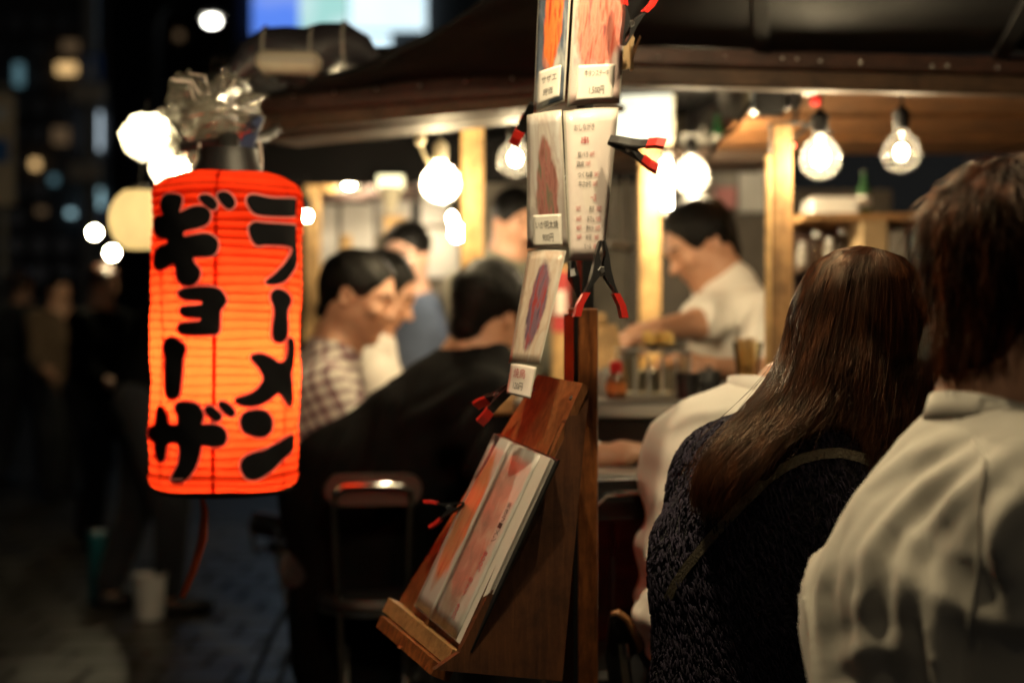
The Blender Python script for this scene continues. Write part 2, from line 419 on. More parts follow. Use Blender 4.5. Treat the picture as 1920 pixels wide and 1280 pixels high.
class Head:
    """head frame: c centre, f facing, u up, h crown-to-chin height"""
    def __init__(s, c, f, u=(0, 0, 1), h=.235):
        s.c = Vector(c); s.f, s.u, s.r = _frame(f, u); s.h = h
        s.R = Matrix((s.r, s.f, s.u)).transposed()
    def at(s, r, f, u): return s.c + (s.r * r + s.f * f + s.u * u) * s.h
    def skin(s, S, neck_to, neck_r=.055):
        h = s.h; E = lambda p, rad, **k: S.ell(s.at(*p), [x * h for x in rad], s.R, **k)
        E((0, -.05, .13), (.325, .42, .37)); E((0, .12, -.10), (.265, .29, .40), k=.03)
        E((0, .04, -.24), (.25, .24, .18), k=.03); E((0, .27, -.42), (.10, .10, .08), k=.025)
        S.cone(s.at(0, .385, .03), .025 * h, s.at(0, .475, -.115), .048 * h, k=.008)
        E((0, .43, -.13), (.085, .05, .035), k=.006)
        E((0, .375, -.235), (.11, .035, .026), k=.006); E((0, .365, -.285), (.10, .035, .026), k=.006)
        E((0, .36, .085), (.2, .05, .035), k=.02)
        for q in (-1, 1):
            E((.135 * q, .43, .02), (.085, .07, .045), k=.015, sub=True)
            E((.135 * q, .345, .02), (.055, .05, .045), k=.004)
            E((.19 * q, .30, -.10), (.09, .07, .07), k=.02)
            E((.335 * q, -.03, -.03), (.03, .085, .125), k=.008); E((.35 * q, -.015, -.03), (.02, .05, .08), k=.004, sub=True)
        n0 = s.at(0, -.10, -.20)
        S.cone(n0, neck_r, neck_to, neck_r * 1.12, k=.03)
    def hair(s, S, grow=.035, line=.16, back=-.38, fringe=0.0):
        """short hair: inflated cranium trimmed at hairline"""
        h = s.h; g = grow
        S.ell(s.at(0, -.06, .15), [(.325 + g) * h, (.42 + g) * h, (.37 + g) * h], s.R)
        S.cone(s.at(0, -.22, .0), (.25) * h, s.at(0, -.24, back * .6), .2 * h, k=.02)
        # cut away face
        S.ell(s.at(0, .62, -.16 + fringe), [.5 * h, .42 * h, .52 * h], s.R, sub=True, k=.012)
        for q in (-1, 1): S.ell(s.at(.36 * q, .05, -.28), [.16 * h, .2 * h, .30 * h], s.R, sub=True, k=.01)
        S.cut(s.at(0, -.3, back), -(s.u * 1 + s.f * .35))
def add_hand(S, wrist, d, up, scale=1.0, curl=.6, thumb=1, splay=.12):
    """hand with palm, four fingers and thumb. d: direction of fingers, up: back-of-hand normal"""
    d, up, r = _frame(d, up); w_ = Vector(wrist); q = scale
    palm = w_ + d * .05 * q
    S.cone(w_, .024 * q, palm, .026 * q, flat=(tuple(r), 1.45), k=.012)
    S.cone(palm, .024 * q, w_ + d * .085 * q, .018 * q, flat=(tuple(r), 1.9), k=.012)
    for i, (o, L) in enumerate(((-.03, .068), (-.0105, .078), (.0105, .073), (.029, .058))):
        b = w_ + (d * .088 + r * o - up * .002) * q
        a = curl; dd = d + r * (o * splay * 30) * .1
        c0 = (dd * math.cos(a * .6) - up * math.sin(a * .6)).normalized(); c1 = (dd * math.cos(a * 1.4) - up * math.sin(a * 1.4)).normalized(); c2 = (dd * math.cos(a * 2.1) - up * math.sin(a * 2.1)).normalized()
        p1 = b + c0 * L * .5 * q; p2 = p1 + c1 * L * .3 * q; p3 = p2 + c2 * L * .22 * q
        S.chain([b, p1, p2, p3], [.0095 * q, .0088 * q, .008 * q, .0068 * q], k=.004)
    tb = w_ + (d * .025 + r * (-.026 * thumb)) * q
    t1 = tb + (d * .55 - r * .6 * thumb - up * .35).normalized() * .042 * q; t2 = t1 + (d * .8 - r * .1 * thumb - up * .5).normalized() * .032 * q
    S.chain([tb, t1, t2], [.014 * q, .0105 * q, .0085 * q], k=.008)
def strands_mesh(name, polys, rad, material, parent, seg=3):
    """polys: array (n, m, 3); rad: (n,) base radius; thin tapered three-sided strands"""
    n, m, _ = polys.shape
    d = np.gradient(polys, axis=1); d /= np.linalg.norm(d, axis=2, keepdims=True) + 1e-9
    ref = np.array([.3, .2, .93]); a = np.cross(d, ref); a /= np.linalg.norm(a, axis=2, keepdims=True) + 1e-9; b = np.cross(d, a)
    tp = np.concatenate([np.linspace(.8, 1, m - m // 2), np.linspace(1, .25, m // 2)])[None, :, None] * rad[:, None, None]
    rings = [polys + (a * math.cos(2 * math.pi * k / seg) + b * math.sin(2 * math.pi * k / seg)) * tp for k in range(seg)]
    v = np.stack(rings, 2).reshape(-1, 3)
    base = (np.arange(n) * m * seg)[:, None, None] + (np.arange(m - 1) * seg)[None, :, None]
    fs = []
    for k in range(seg):
        k2 = (k + 1) % seg
        fs.append(np.stack([base + k, base + k2, base + seg + k2, base + seg + k], -1).reshape(-1, 4))
    return mesh_obj(name, v, np.concatenate(fs), material, parent, smooth=True)
def short_strands(hair_obj, n, length, rad, flow, material, parent, seed=1, keep=None):
    me = hair_obj.data; off = np.array(WLOC[hair_obj.name])
    co = np.empty(len(me.vertices) * 3, np.float32); me.vertices.foreach_get('co', co); co = co.reshape(-1, 3) + off
    no = np.empty(len(me.vertices) * 3, np.float32); me.vertices.foreach_get('normal', no); no = no.reshape(-1, 3)
    q = np.random.default_rng(seed); i = q.integers(0, len(co), n)
    p = co[i] + q.normal(0, .003, (n, 3)) - no[i] * .003; nn = no[i]
    fl = flow(p)
    t = fl - (fl * nn).sum(1, keepdims=True) * nn; t /= np.linalg.norm(t, axis=1, keepdims=True) + 1e-6
    t = t + q.normal(0, .22, (n, 3)); L = length * q.uniform(.5, 1.2, (n, 1))
    pts = [p + t * L * s_ + nn * (.004 + L * .22 * (s_ - .55 * s_ * s_ * 1.4)) + np.array([0, 0, -.25]) * L * s_ * s_ for s_ in np.linspace(0, 1, 6)]
    return strands_mesh('hair_strands', np.stack(pts, 1), np.full(n, rad) * q.uniform(.6, 1.2, n), material, parent)
# ------------------------------------------------------------------ ground
M['ground'] = mat('wet_dark_paving', (.04, .036, .030), .42, c2=(.025, .022, .018), scale=3, bump=.3, bscale=30, spec=.15)
M['paver'] = mat('concrete_paver', (.07, .061, .048), .33, c2=(.04, .034, .027), scale=6, bump=.25, bscale=60, rvar=.16, spec=.22)
g = mesh_obj('ground', [(-150, -20, 0), (150, -20, 0), (150, 400, 0), (-150, 400, 0)], [(0, 1, 2, 3)], M['ground']); tag(g, kind='structure')
pv_me = None; s_ = .25; npv = 0
for iy in range(16):
    for ix in range(14):
        x = -3.55 + ix * s_ + (iy % 2) * .125; y = 4.72 + iy * s_
        pxl = 960 + x * FPX / y
        if pxl < -60 or pxl > 560: continue
        if pv_me is None:
            o = MB().box((0, 0, .004), (s_ - .014, s_ - .014, .012), None, .004).build('paver', M['paver'], g); pv_me = o.data
        else:
            o = bpy.data.objects.new('paver', pv_me); COL.objects.link(o); o.parent = g
        o.location = (x, y, rnd.uniform(0, .003)); o.rotation_euler = (rnd.gauss(0, .006), rnd.gauss(0, .006), rnd.gauss(0, .004)); npv += 1

# ------------------------------------------------------------------ far street
def quad(name, px0, py0, px1, py1, Z, material, parent, depth=.06):
    a = P(px0, py1, Z); b = P(px1, py0, Z)
    return MB().box(((a.x + b.x) / 2, Z, (a.z + b.z) / 2), (abs(b.x - a.x), depth, abs(b.z - a.z)), None, 0).build(name, material, parent)
M['bwall1'] = mat('dark_concrete_facade', (.055, .052, .055), .8, scale=.6)
M['bwall2'] = mat('blue_grey_facade', (.075, .075, .085), .8, scale=.6)
M['pane_dark'] = mat('dark_window_glass', (.02, .022, .028), .12, spec=.6)
def building(name, label, px0, px1, Z, top, depth, wallm, wins, winpx=(26, 30), gap=(44, 52), y0=30):
    a = P(px0, 640, Z); b = P(px1, 640, Z)
    t = thing(name, label, 'building', ((a.x + b.x) / 2, Z + depth / 2, 0))
    MB().box(((a.x + b.x) / 2, Z + depth / 2, top / 2), (b.x - a.x, depth, top), None).build('wall', wallm, t)
    MB().box(((a.x + b.x) / 2, Z + depth / 2, top + .15), (b.x - a.x + .3, depth + .3, .3)).build('roof', M['tarp'], t)
    x = px0 + 14
    while x + winpx[0] < px1 - 8:
        y = y0
        while y < 520:
            if not any(abs(x + winpx[0] / 2 - (q[0] + q[2]) / 2) < (q[2] - q[0]) / 2 + 20 and abs(y + winpx[1] / 2 - (q[1] + q[3]) / 2) < (q[3] - q[1]) / 2 + 24 for q in wins):
                wn = quad('window', x, y, x + winpx[0], y + winpx[1], Z - .02, M['pane_dark'], t)
                quad('sill', x - 2, y + winpx[1], x + winpx[0] + 2, y + winpx[1] + 3, Z - .05, wallm, wn, .2)
            y += gap[1]
        x += gap[0]
    for (x0, y0_, x1, y1, m_, nm) in wins: quad(nm, x0, y0_, x1, y1, Z - .12, m_, t, .14)
    return t
L_warm = emis('lit_window_warm', (1, .62, .25), .9); L_dim = emis('lit_window_dim', (.6, .38, .2), .12)
L_white = emis('lit_sign_white', (.72, .88, 1), 1.1); L_cyan = emis('lit_sign_cyan', (.55, .9, 1), .8); L_blue = emis('lit_blue', (.25, .35, 1), 1.2)
L_dcy = emis('dim_cyan', (.3, .6, .7), .22)
building('office_building', 'dark concrete office block with a glowing vertical white sign', -260, 205, 30, 13.5, 8, M['bwall1'],
         [(108, 120, 142, 138, L_warm, 'lit_window'), (118, 78, 146, 96, L_dim, 'lit_window'), (163, 212, 188, 280, L_white, 'lit_sign'), (160, 355, 190, 388, L_cyan, 'lit_window'),
          (167, 397, 178, 406, L_blue, 'lamp'), (28, 120, 42, 160, L_dcy, 'lit_window'), (100, 240, 128, 270, L_dim, 'lit_window'), (60, 300, 72, 316, L_warm, 'lit_window'), (96, 330, 106, 344, L_dcy, 'lit_window'), (128, 395, 138, 404, L_cyan, 'lamp'), (70, 390, 86, 402, L_dim, 'lit_window'), (135, 310, 185, 335, L_dim, 'lit_sign')])
building('tower_building', 'tall blue grey building with a narrow blue neon strip', 206, 440, 36, 19, 8, M['bwall2'],
         [(272, 68, 285, 88, emis('neon_tip', (.35, .55, 1), 2.2), 'neon_tip'), (270, 89, 287, 182, emis('neon_strip', (.06, .03, .5), .55), 'neon_strip'),
          (240, 188, 305, 216, M['grey'], 'sign_board'), (225, 300, 240, 318, L_dim, 'lit_window'), (330, 60, 342, 74, L_dim, 'lit_window'), (362, 284, 372, 294, emis('lavender', (.6, .65, 1), 4), 'lamp')])
scr1 = emis('screen_picture', (.12, .28, 1), .85, (.45, .55, .95), .7); scr2 = emis('screen_white', (.72, .92, 1), 1.25, (.55, .8, .95), .5)
scr3 = emis('screen_pale', (.75, .92, .95), .9, (.4, .75, .7), 1.2)
b3 = building('screen_building', 'dark building carrying big bright video screens above the stall', 441, 1000, 26, 11, 10, M['bwall1'],
              [(474, -190, 560, 66, scr1, 'video_screen'), (562, -190, 652, 66, scr3, 'video_screen'), (656, -190, 798, 56, scr2, 'video_screen'), (660, 64, 732, 150, scr2, 'video_screen'),
               (443, 262, 452, 286, L_cyan, 'lit_window'), (462, 272, 470, 284, L_cyan, 'lit_window'), (482, 258, 492, 292, emis('cyan2', (.45, .85, 1), 1.5), 'lit_window')], y0=200)

def lamp_core(c, r, L, col=(1, .72, .36), name='bulb', parent=None, sc=(1, 1, 1)):
    key = 'core_%s_%s' % (L, col)
    if key not in M: M[key] = emis('glow', col, L)
    return MB().sphere(c, r, 12, 8, sc).build(name, M[key], parent, smooth=True)
sl = P(397, 40, 21)
t = thing('street_lamp', 'tall street lamp with a white light in the night sky', 'street lamp', (sl.x - .9, 21.3, 0))
MB().tube([(sl.x - .9, 21.3, 0), (sl.x - .9, 21.3, 3), (sl.x - .9, 21.3, sl.z), (sl.x - .7, 21.2, sl.z + .3), (sl.x, 21, sl.z + .2)], [.09, .08, .06, .05, .04], 10).build('pole', M['blackmetal'], t, True)
MB().lathe((sl.x, 21, sl.z + .06), [(.01, .1), (.12, .08), (.17, .0), (.15, -.01)], 16).build('lamp_head', M['grey'], t, True)
lamp_core((sl.x, 21, sl.z),   .11, 13, (1, .98, .86), 'bulb', t, (1, 1, .6))
# sign pole
sp = P(166, 640, 23)
t = thing('sign_pole', 'grey pole with blue pedestrian sign and pale plates', 'sign pole', (sp.x, 23.1, 0))
MB().tube([(sp.x, 23.1, 0), (sp.x, 23.1, 7.6)], .13, 12).build('pole', M['grey'], t, True)
M['blue_sign'] = mat('blue_sign_paint', (.03, .16, .50), .4); M['tan_sign'] = mat('tan_sign_board', (.72, .58, .42), .5); M['white_sign'] = mat('white_sign_paint', (.75, .75, .74), .4)
b = quad('sign_plate', 152, 103, 190, 154, 22.9, M['blue_sign'], t)
c = P(171, 128, 22.85)
MB().prism([c + V(-.12, 0, -.18), c + V(.12, 0, -.18), c + V(.05, 0, .02), c + V(.05, 0, .16), c + V(-.05, 0, .16), c + V(-.05, 0, .02)], (0, -.02, 0)).build('symbol', M['white_sign'], b)
quad('sign_plate', 136, 158, 197, 193, 22.9, M['tan_sign'], t); quad('sign_plate', 132, 306, 190, 338, 22.9, M['tan_sign'], t)
ls = thing('street_sign', 'pale upright sign board with blue mark at the street edge', 'sign', (P(2, 640, 12).x, 12, 0))
MB().tube([(P(2, 0, 12).x, 12.06, 0), (P(2, 0, 12).x, 12.06, 3.3)], .04, 10).build('pole', M['grey'], ls, True)
quad('board', -40, 178, 28, 384, 12, M['tan_sign'], ls, .05); quad('mark', -40, 262, 16, 305, 11.96, M['blue_sign'], ls, .02); quad('mark', -40, 200, 14, 226, 11.96, M['white_sign'], ls, .02)
for (px, py, Z, lab) in ((177, 436, 9, 'upper of two small warm bulbs hanging behind the walkers'), (210, 474, 8, 'lower of two small warm bulbs hanging behind the walkers')):
    c = P(px, py, Z)
    t = thing('street_bulb', lab, 'bulb', c, 'bare bulbs of the stalls down the street')
    lamp_core(c, .028, 260, (1, .85, .5), 'bulb', t); MB().tube([c + V(0, 0, .03), c + V(0, 0, .09)], .015, 8).build('socket', M['black'], t)
    MB().tube([c + V(0, 0, .09), c + V(.1, .3, 1.0)], .004, 5).build('cord', M['black'], t)
# neighbour lamp posts that carry those two cords
# ------------------------------------------------------------------ the food stall
BZ = 3.0
stall = thing('food_stall', 'wooden street food stall with dark roof flaps and pine posts', 'food stall', (.4, 3.6, 0))
cR = P(1168, 155, 3.0); bz = cR.z
def bolt(p): MB().sphere(p, .004, 8, 6).build('bolt', M['steel'], stall, True)
rb = MB().bar((.20, 3.0, bz + .012), (2.4, 3.30, bz + .012), .05, .040, bev=.004).build('eave_beam', M['wood_soffit'], stall)
MB().bar((.20, 2.985, bz + .052), (2.4, 3.285, bz + .052), .05, .036, bev=.004).build('eave_beam', M['wood_dark'], stall)
lf = P(470, 236, 3.45)
MB().bar((.22, 3.0, P(0, 172, 3.0).z), lf, .05, .04, bev=.004).build('eave_beam', M['wood_soffit'], stall)
MB().bar((.22, 2.98, P(0, 150, 3.0).z), lf + V(0, -.02, .045), .05, .05, bev=.004).build('eave_beam', M['wood_dark'], stall)
MB().bar((.22, 3.12, P(0, 178, 3.0).z), lf + V(0.05, .12, -.02), .14, .016, bev=.003).build('soffit_board', M['wood_soffit'], stall)
for px in (1230, 1355, 1460, 1487, 1530, 1605, 1737, 1765, 1858):
    x = (px - 960) * 3.0 / FPX; y = 3.0 + (x - .2) * .136; bolt((x * y / 3.0, y - .042, bz + .05 + rnd.uniform(-.006, .006)))
for k in range(7):
    q = (.22, 2.98, P(0, 150, 3.0).z); tq = .12 + k * .12; p_ = Vector(q).lerp(lf + V(0, -.02, .045), tq); bolt(p_ + V(-.015, -.03, .01))
def sheet(name, c4, m_, parent, th=.012, nu=10, nv=8, amp=.01):
    a, b_, c_, d_ = [Vector(x) for x in c4]; vv = []; ff = []
    nrm = (b_ - a).cross(d_ - a).normalized()
    for s2 in (0, 1):
        for j in range(nv + 1):
            for i in range(nu + 1):
                u, v = i / nu, j / nv
                p = a.lerp(b_, u).lerp(d_.lerp(c_, u), v)
                p = p + nrm * (amp * math.sin(7 * u + 3 * v + 1) * math.sin(9 * v + 2 * u) + s2 * th); vv.append(p)
    o = (nu + 1) * (nv + 1)
    for j in range(nv):
        for i in range(nu):
            q = j * (nu + 1) + i; ff.append((q, q + 1, q + nu + 2, q + nu + 1)); ff.append((o + q, o + q + nu + 1, o + q + nu + 2, o + q + 1))
    for i in range(nu):
        ff.append((i, o + i, o + i + 1, i + 1)); q = nv * (nu + 1) + i; ff.append((q, q + 1, o + q + 1, o + q))
    for j in range(nv):
        q = j * (nu + 1); ff.append((q, q + nu + 1, o + q + nu + 1, o + q)); q += nu; ff.append((q, o + q, o + q + nu + 1, q + nu + 1))
    return mesh_obj(name, vv, ff, m_, parent, smooth=True)
sheet('roof_flap', [(.2, 2.97, bz + .085), (2.4, 3.27, bz + .085), (2.5, .9, 2.24), (-.30, .85, 2.24)], M['tarp'], stall)
sheet('roof_flap', [lf + V(0, -.04, .07), (.2, 2.95, P(0, 128, 3.0).z), P(1150, -165, 2.35), P(735, 114, 3.05)], M['tarp'], stall)
# ribs of the propped flap
for k in range(4):
    u = .15 + k * .24
    a = V(.2, 2.97, bz + .075).lerp(V(2.4, 3.27, bz + .075), u); b_ = V(-.30, .85, 2.22).lerp(V(2.5, .9, 2.22), u)
    MB().bar(a, b_, .035, .03, bev=.003).build('flap_rib', M['tarp'], stall)
# main ceiling: dark boards behind the beams; warm planks on the right
sheet('ceiling', [(-.75, 3.55, 1.82), (.62, 3.1, 1.80), (.62, 5.1, 1.92), (-1.2, 5.3, 1.82)], M['tarp'], stall, amp=.004)
M['ply'] = wood('orange_ply', (.22, .095, .03), (.16, .066, .02), (1, 10, 10), .5)
for k in range(4):
    y0 = 3.30 + k * .34
    MB().box((1.55, y0 + .165, 1.775 - k * .012), (1.8, .337, .014), None, .003).build('ceiling_plank', M['ply'], stall)
MB().box((-.35, 5.15, 1.77), (1.9, .03, .16), Matrix.Rotation(-.1, 3, 'Z')).build('valance', M['tarp'], stall)
def post(px, w, Z, ytop, ybot, m_=None, rot=0, d=None, nm='post'):
    a = P(px, ytop, Z); b_ = P(px, ybot, Z); ww = w * Z / FPX
    return MB().box(((a.x + b_.x) / 2, Z, (a.z + b_.z) / 2), (ww, d or ww, a.z - b_.z), Matrix.Rotation(rot, 3, 'Z'), .004).build(nm, m_ or M['wood_pale'], stall)
post(886, 42, 4.0, 165, 900); post(586, 28, 5.3, 322, 900); post(1218, 38, 4.4, 200, 820); post(1464, 38, 3.3, 235, 745, M['wood_brown'])
post(1050, 30, 4.35, 500, 830)
rbn = quad('banner', 1036, 508, 1066, 622, 4.3, mat('red_banner_cloth', (.50, .05, .05), .7), stall, .006); quad('banner_patch', 1041, 545, 1061, 590, 4.294, M['paper'], rbn, .004)
post(1440, 12, 3.28, 290, 745, M['wood_pale'], nm='post_batten')
post(617, 26, 5.29, 322, 362, d=.05, nm='brace')
# front counter
zt = P(0, 752, 3.02).z
MB().box((.98, 3.22, zt - .02), (1.95, .42, .04), None, .008).build('counter_top', M['steel'], stall)
MB().box((.98, 3.10, zt - .19), (1.9, .03, .30)).build('counter_panel', M['darkpanel'], stall)
z2 = P(0, 884, 2.78).z
MB().box((1.02, 2.86, z2 - .015), (1.9, .30, .03), None, .006).build('table_shelf', M['steel'], stall)
MB().box((1.02, 2.73, z2 - .033), (1.88, .03, .06), None, .004).build('shelf_rail', M['blackmetal'], stall)
for k in range(17):
    MB().box((.10 + k * .078, 3.07, (z2 - .12) / 2 + .03), (.072, .018, z2 - .18), None, .003).build('slat', M['wood_dark'] if k % 3 else M['wood_soffit'], stall)
# side counter running back along the left customers
A = V(.10, 3.28, zt - .02); B = V(-.5, 5.2, zt - .02)
MB().bar(A, B, .30, .04, bev=.006).build('side_counter', M['wood_pale_end'], stall)
MB().bar(A + V(-.02, 0, -.42), B + V(-.02, 0, -.42), .03, .78).build('side_panel', M['darkpanel'], stall)
# back wall and shelves
bw = MB().box((.05, 5.55, 1.0), (1.7, .04, 1.55)).build('back_wall', mat('grimy_back_wall', (.20, .17, .13), .7, c2=(.10, .085, .065), scale=4), stall)
for (x0, y0, x1, y1, m_) in ((600, 385, 632, 500, 0), (640, 372, 700, 470, 0), (706, 375, 770, 440, 0), (775, 330, 862, 420, 0), (640, 440, 660, 500, 1), (790, 430, 860, 520, 0), (720, 405, 760, 520, 2), (835, 460, 850, 510, 3)):
    n_ = quad('notice', x0, y0, x1, y1, 5.515 - .0025 * ((x0 * 7 + y0) % 13), [M['paper_wall'], M['wood_pale'], M['wood_pale'], M['black']][m_], bw, .006)
for (x0, y0, x1, y1) in ((604, 365, 690, 378), (690, 352, 790, 372)): quad('shelf', x0, y0, x1, y1, 5.4, M['wood_dark'], bw, .2)
kw = MB().box((.95, 5.45, .95), (1.0, .04, 1.5)).build('back_wall', mat('kitchen_back_panel', (.12, .095, .07), .6, c2=(.055, .042, .032), scale=5), stall)
quad('shelf', 1128, 292, 1436, 312, 4.75, M['wood_soffit'], stall, .35)
for (x0, y0, x1, y1, m_) in ((1268, 150, 1286, 280, M['cream']), (1398, 150, 1410, 240, M['cream']), (1290, 170, 1400, 280, M['paper_wall']), (1342, 225, 1398, 268, mat('ruddy_poster', (.45, .2, .15), .6, c2=(.3, .12, .1), scale=20)),
                             (1335, 318, 1378, 380, M['grey']), (1385, 318, 1432, 398, M['paper_wall']), (1340, 352, 1378, 390, mat('pink_cloth', (.5, .2, .2), .7))):
    quad('wall_board', x0, y0, x1, y1, 5.40 - .009 * ((x0 * 3 + y0) % 11), m_, kw, .05)
# shelf unit on the right rear with goods
quad('shelf', 1488, 408, 1760, 420, 4.3, M['wood_pale_end'], stall, .3); quad('shelf', 1488, 500, 1760, 512, 4.3, M['wood_soffit'], stall, .3)
quad('shelf_back', 1488, 400, 1760, 640, 4.48, M['wood_dark'], stall, .02)
def goods(name, label, px0, py0, px1, py1, Z, m_, cat, depth=.1, bev=.006):
    a = P(px0, py1, Z); b_ = P(px1, py0, Z)
    t = thing(name, label, cat, ((a.x + b_.x) / 2, Z, a.z))
    MB().box(((a.x + b_.x) / 2, Z, (a.z + b_.z) / 2), (b_.x - a.x, depth, b_.z - a.z), None, bev).build('body', m_, t)
    MB().box(((a.x + b_.x) / 2, Z, b_.z + .003), ((b_.x - a.x) * .96, depth * .96, .008), None, .002).build('lid', m_, t)
    return t
goods('plastic_box', 'white plastic box on the rear shelf under the bulbs', 1512, 378, 1600, 408, 4.3, M['white_pl'], 'box', .15)
goods('cardboard_box', 'tan cardboard box beside the rear shelf', 1602, 418, 1654, 499, 4.22, M['card_bd'], 'box', .14)
goods('plastic_tub', 'small grey white tub behind the long haired head', 1660, 438, 1692, 499, 4.2, M['grey'], 'tub', .1)
for k, (px, h_) in enumerate(((1505, 38), (1532, 55), (1556, 44), (1582, 60))):
    c = P(px, 499, 4.25)
    t = thing('jar', ['short squat jar', 'tall jar', 'medium jar', 'tallest jar'][k] + ' in the row on the lower rear shelf', 'jar', c, 'jars on the rear shelf')
    hh = h_ * 4.25 / FPX
    MB().lathe(c, [(.016, 0), (.018, .004), (.018, hh * .75), (.012, hh * .85), (.012, hh)], 14).build('body', M['glass'] if k % 2 else M['grey'], t, True)
    MB().lathe(c + V(0, 0, hh), [(.0135, 0), (.0135, .012)], 14).build('lid', M['steel'], t, True)
# light boxes and lamps
def bulb(px, py, Z, label, r=.045, L=900, hang=None, cat='bulb', core=.019, loc=None, group='hanging bulbs of the stall', glassm=None, col=(1, .82, .54), nm='light_bulb', sock=None):
    c = loc or P(px, py, Z)
    t = thing(nm, label, cat, c, group)
    lamp_core(c + V(0, 0, .004), core, L, col, 'filament', t, (1, 1, 1.15))
    if r: MB().lathe(c + V(0, 0, 0), [(.002, -r), (r * .38, -r * .925), (r * .71, -r * .71), (r * .925, -r * .38), (r, 0), (r * .93, r * .37), (r * .74, r * .70), (r * .45, r * .98), (.016, r * 1.15)], 20).build('glass', glassm or M['glass'], t, True)
    MB().lathe(c + V(0, 0, max(r, core) * 1.2), [(.016, 0), (.019, .01), (.019, .04), (.010, .05), (.004, .055)], 12).build('socket', sock or M['black'], t, True)
    top = hang if hang is not None else 1.75
    z0 = c.z + max(r, core) * 1.2 + .05
    if top > z0: MB().tube([(c.x, c.y, z0), (c.x + .004, c.y, (z0 + top) / 2), (c.x, c.y, top)], .003, 6).build('cord', M['black'], t)
    return t
bulb(1538, 298, 3.2, 'clear globe bulb glowing beside the red pilot light', .048, 420, 1.74)
bulb(1690, 288, 3.25, 'clear glowing bulb wrapped in wire beside the dark opening', .046, 300, 1.74, core=.014)
bulb(1296, 332, 4.1, 'glowing globe bulb above the white shirted cook', .052, 1800, 1.84)
bulb(826, 344, 3.75, 'large frosted globe bulb hanging by the tall pine post', .05, 520, 1.76, glassm=thin_glass('frosted_globe', (1, .95, .8), .55, .4), core=.026, sock=M['cream'])
bulb(966, 300, 3.5, 'curled bulb half hidden behind the hanging menu cards', .045, 300, 1.78, core=.015)
for (px, py, Z, r_, L, lab) in ((780, 412, 5.3, .016, 260, 'upper of two tiny bulbs stacked on the rear wall'), (780, 430, 5.3, .018, 260, 'lower of two tiny bulbs stacked on the rear wall'), (852, 412, 4.7, .02, 170, 'dimmer small bulb next to the pine post'), (857, 438, 4.7, .024, 230, 'brighter small bulb low on the pine post'),
                               (575, 407, 5.0, .014, 150, 'tiny bulb at the edge of the red lantern'), (655, 342, 5.2, .022, 150, 'bulb under the rear rail on the side of the corner post'), (681, 336, 5.2, .022, 170, 'bulb under the rear rail on the side of the funnel lamp')):
    c = P(px, py, Z)
    bulb(px, py, Z, lab, 0, L, c.z + .14, core=r_, group='small bulbs at the rear')
rs = quad('rail', 560, 318, 900, 326, 5.22, M['wood_dark'], stall, .04)
# white glowing sign box behind the cards, small one on the left, tube lamp
def lightbox(name, label, px0, py0, px1, py1, Z, L, col, depth=.06):
    a = P(px0, py1, Z); b_ = P(px1, py0, Z); c = (a + b_) / 2
    t = thing(name, label, 'light box', c)
    MB().box(c + V(0, depth / 2, 0), (b_.x - a.x, depth, b_.z - a.z), None, .004).build('casing', M['cream'], t)
    MB().box(c + V(0, -.004, 0), ((b_.x - a.x) * .93, .008, (b_.z - a.z) * .93)).build('diffuser', emis('diffuser_glow', col, L, tuple(x * .72 for x in col), 9), t)
    return t
lightbox('light_box', 'big square white light box hung behind the menu cards', 1150, 148, 1264, 268, 4.3, 1.7, (1, .96, .70))
lightbox('small_light_box', 'small bright light box high beside the pine post', 918, 174, 968, 217, 4.5, 3.0, (1, .93, .55))
lightbox('lamp_shade_box', 'glowing funnel shaped lamp box above the rear customers', 706, 328, 758, 356, 5.1, 3.0, (1, .9, .5))
c = P(732, 372, 5.1); MB().lathe(c, [(.018, -.05), (.03, .0), (.045, .04)], 12).build('lamp_funnel', M['cream'], stall, True)
a = P(1251, 398, 4.35); b_ = P(1249, 296, 4.35)
t = thing('tube_lamp', 'short upright fluorescent tube fixed beside a pine post', 'tube lamp', a)
MB().tube([a, b_], .014, 12).build('tube', emis('tube_glow', (1, .97, .80), 30), t, True)
for q in (a, b_): MB().lathe(q + V(0, 0, -.012), [(.017, 0), (.017, .024)], 12).build('end_cap', M['white_pl'], t)
c = P(1487, 273, 3.4); t = thing('pilot_light', 'tiny red pilot light beside the pine post', 'pilot light', c)
lamp_core(c, .0045, 14, (1, .12, .06), 'lens', t); MB().lathe(c + V(0, .004, 0), [(.008, 0), (.008, .02)], 10, (0, 1, 0)).build('socket', M['black'], t)
# ceiling rose with drop above the globe bulb
c = P(788, 212, 3.7); t = thing('lamp_holder', 'cream ceiling lamp holder under the eave beam', 'lamp holder', c)
MB().lathe(c, [(.03, .012), (.032, 0), (.028, -.014), (.014, -.018), (.014, -.06), (.012, -.08), (.004, -.085)], 18).build('rose', M['cream'], t, True)
MB().tube([c + V(0, 0, -.085), P(800, 300, 3.72), P(815, 318, 3.74)], .004, 6).build('cord', M['cream'], t)
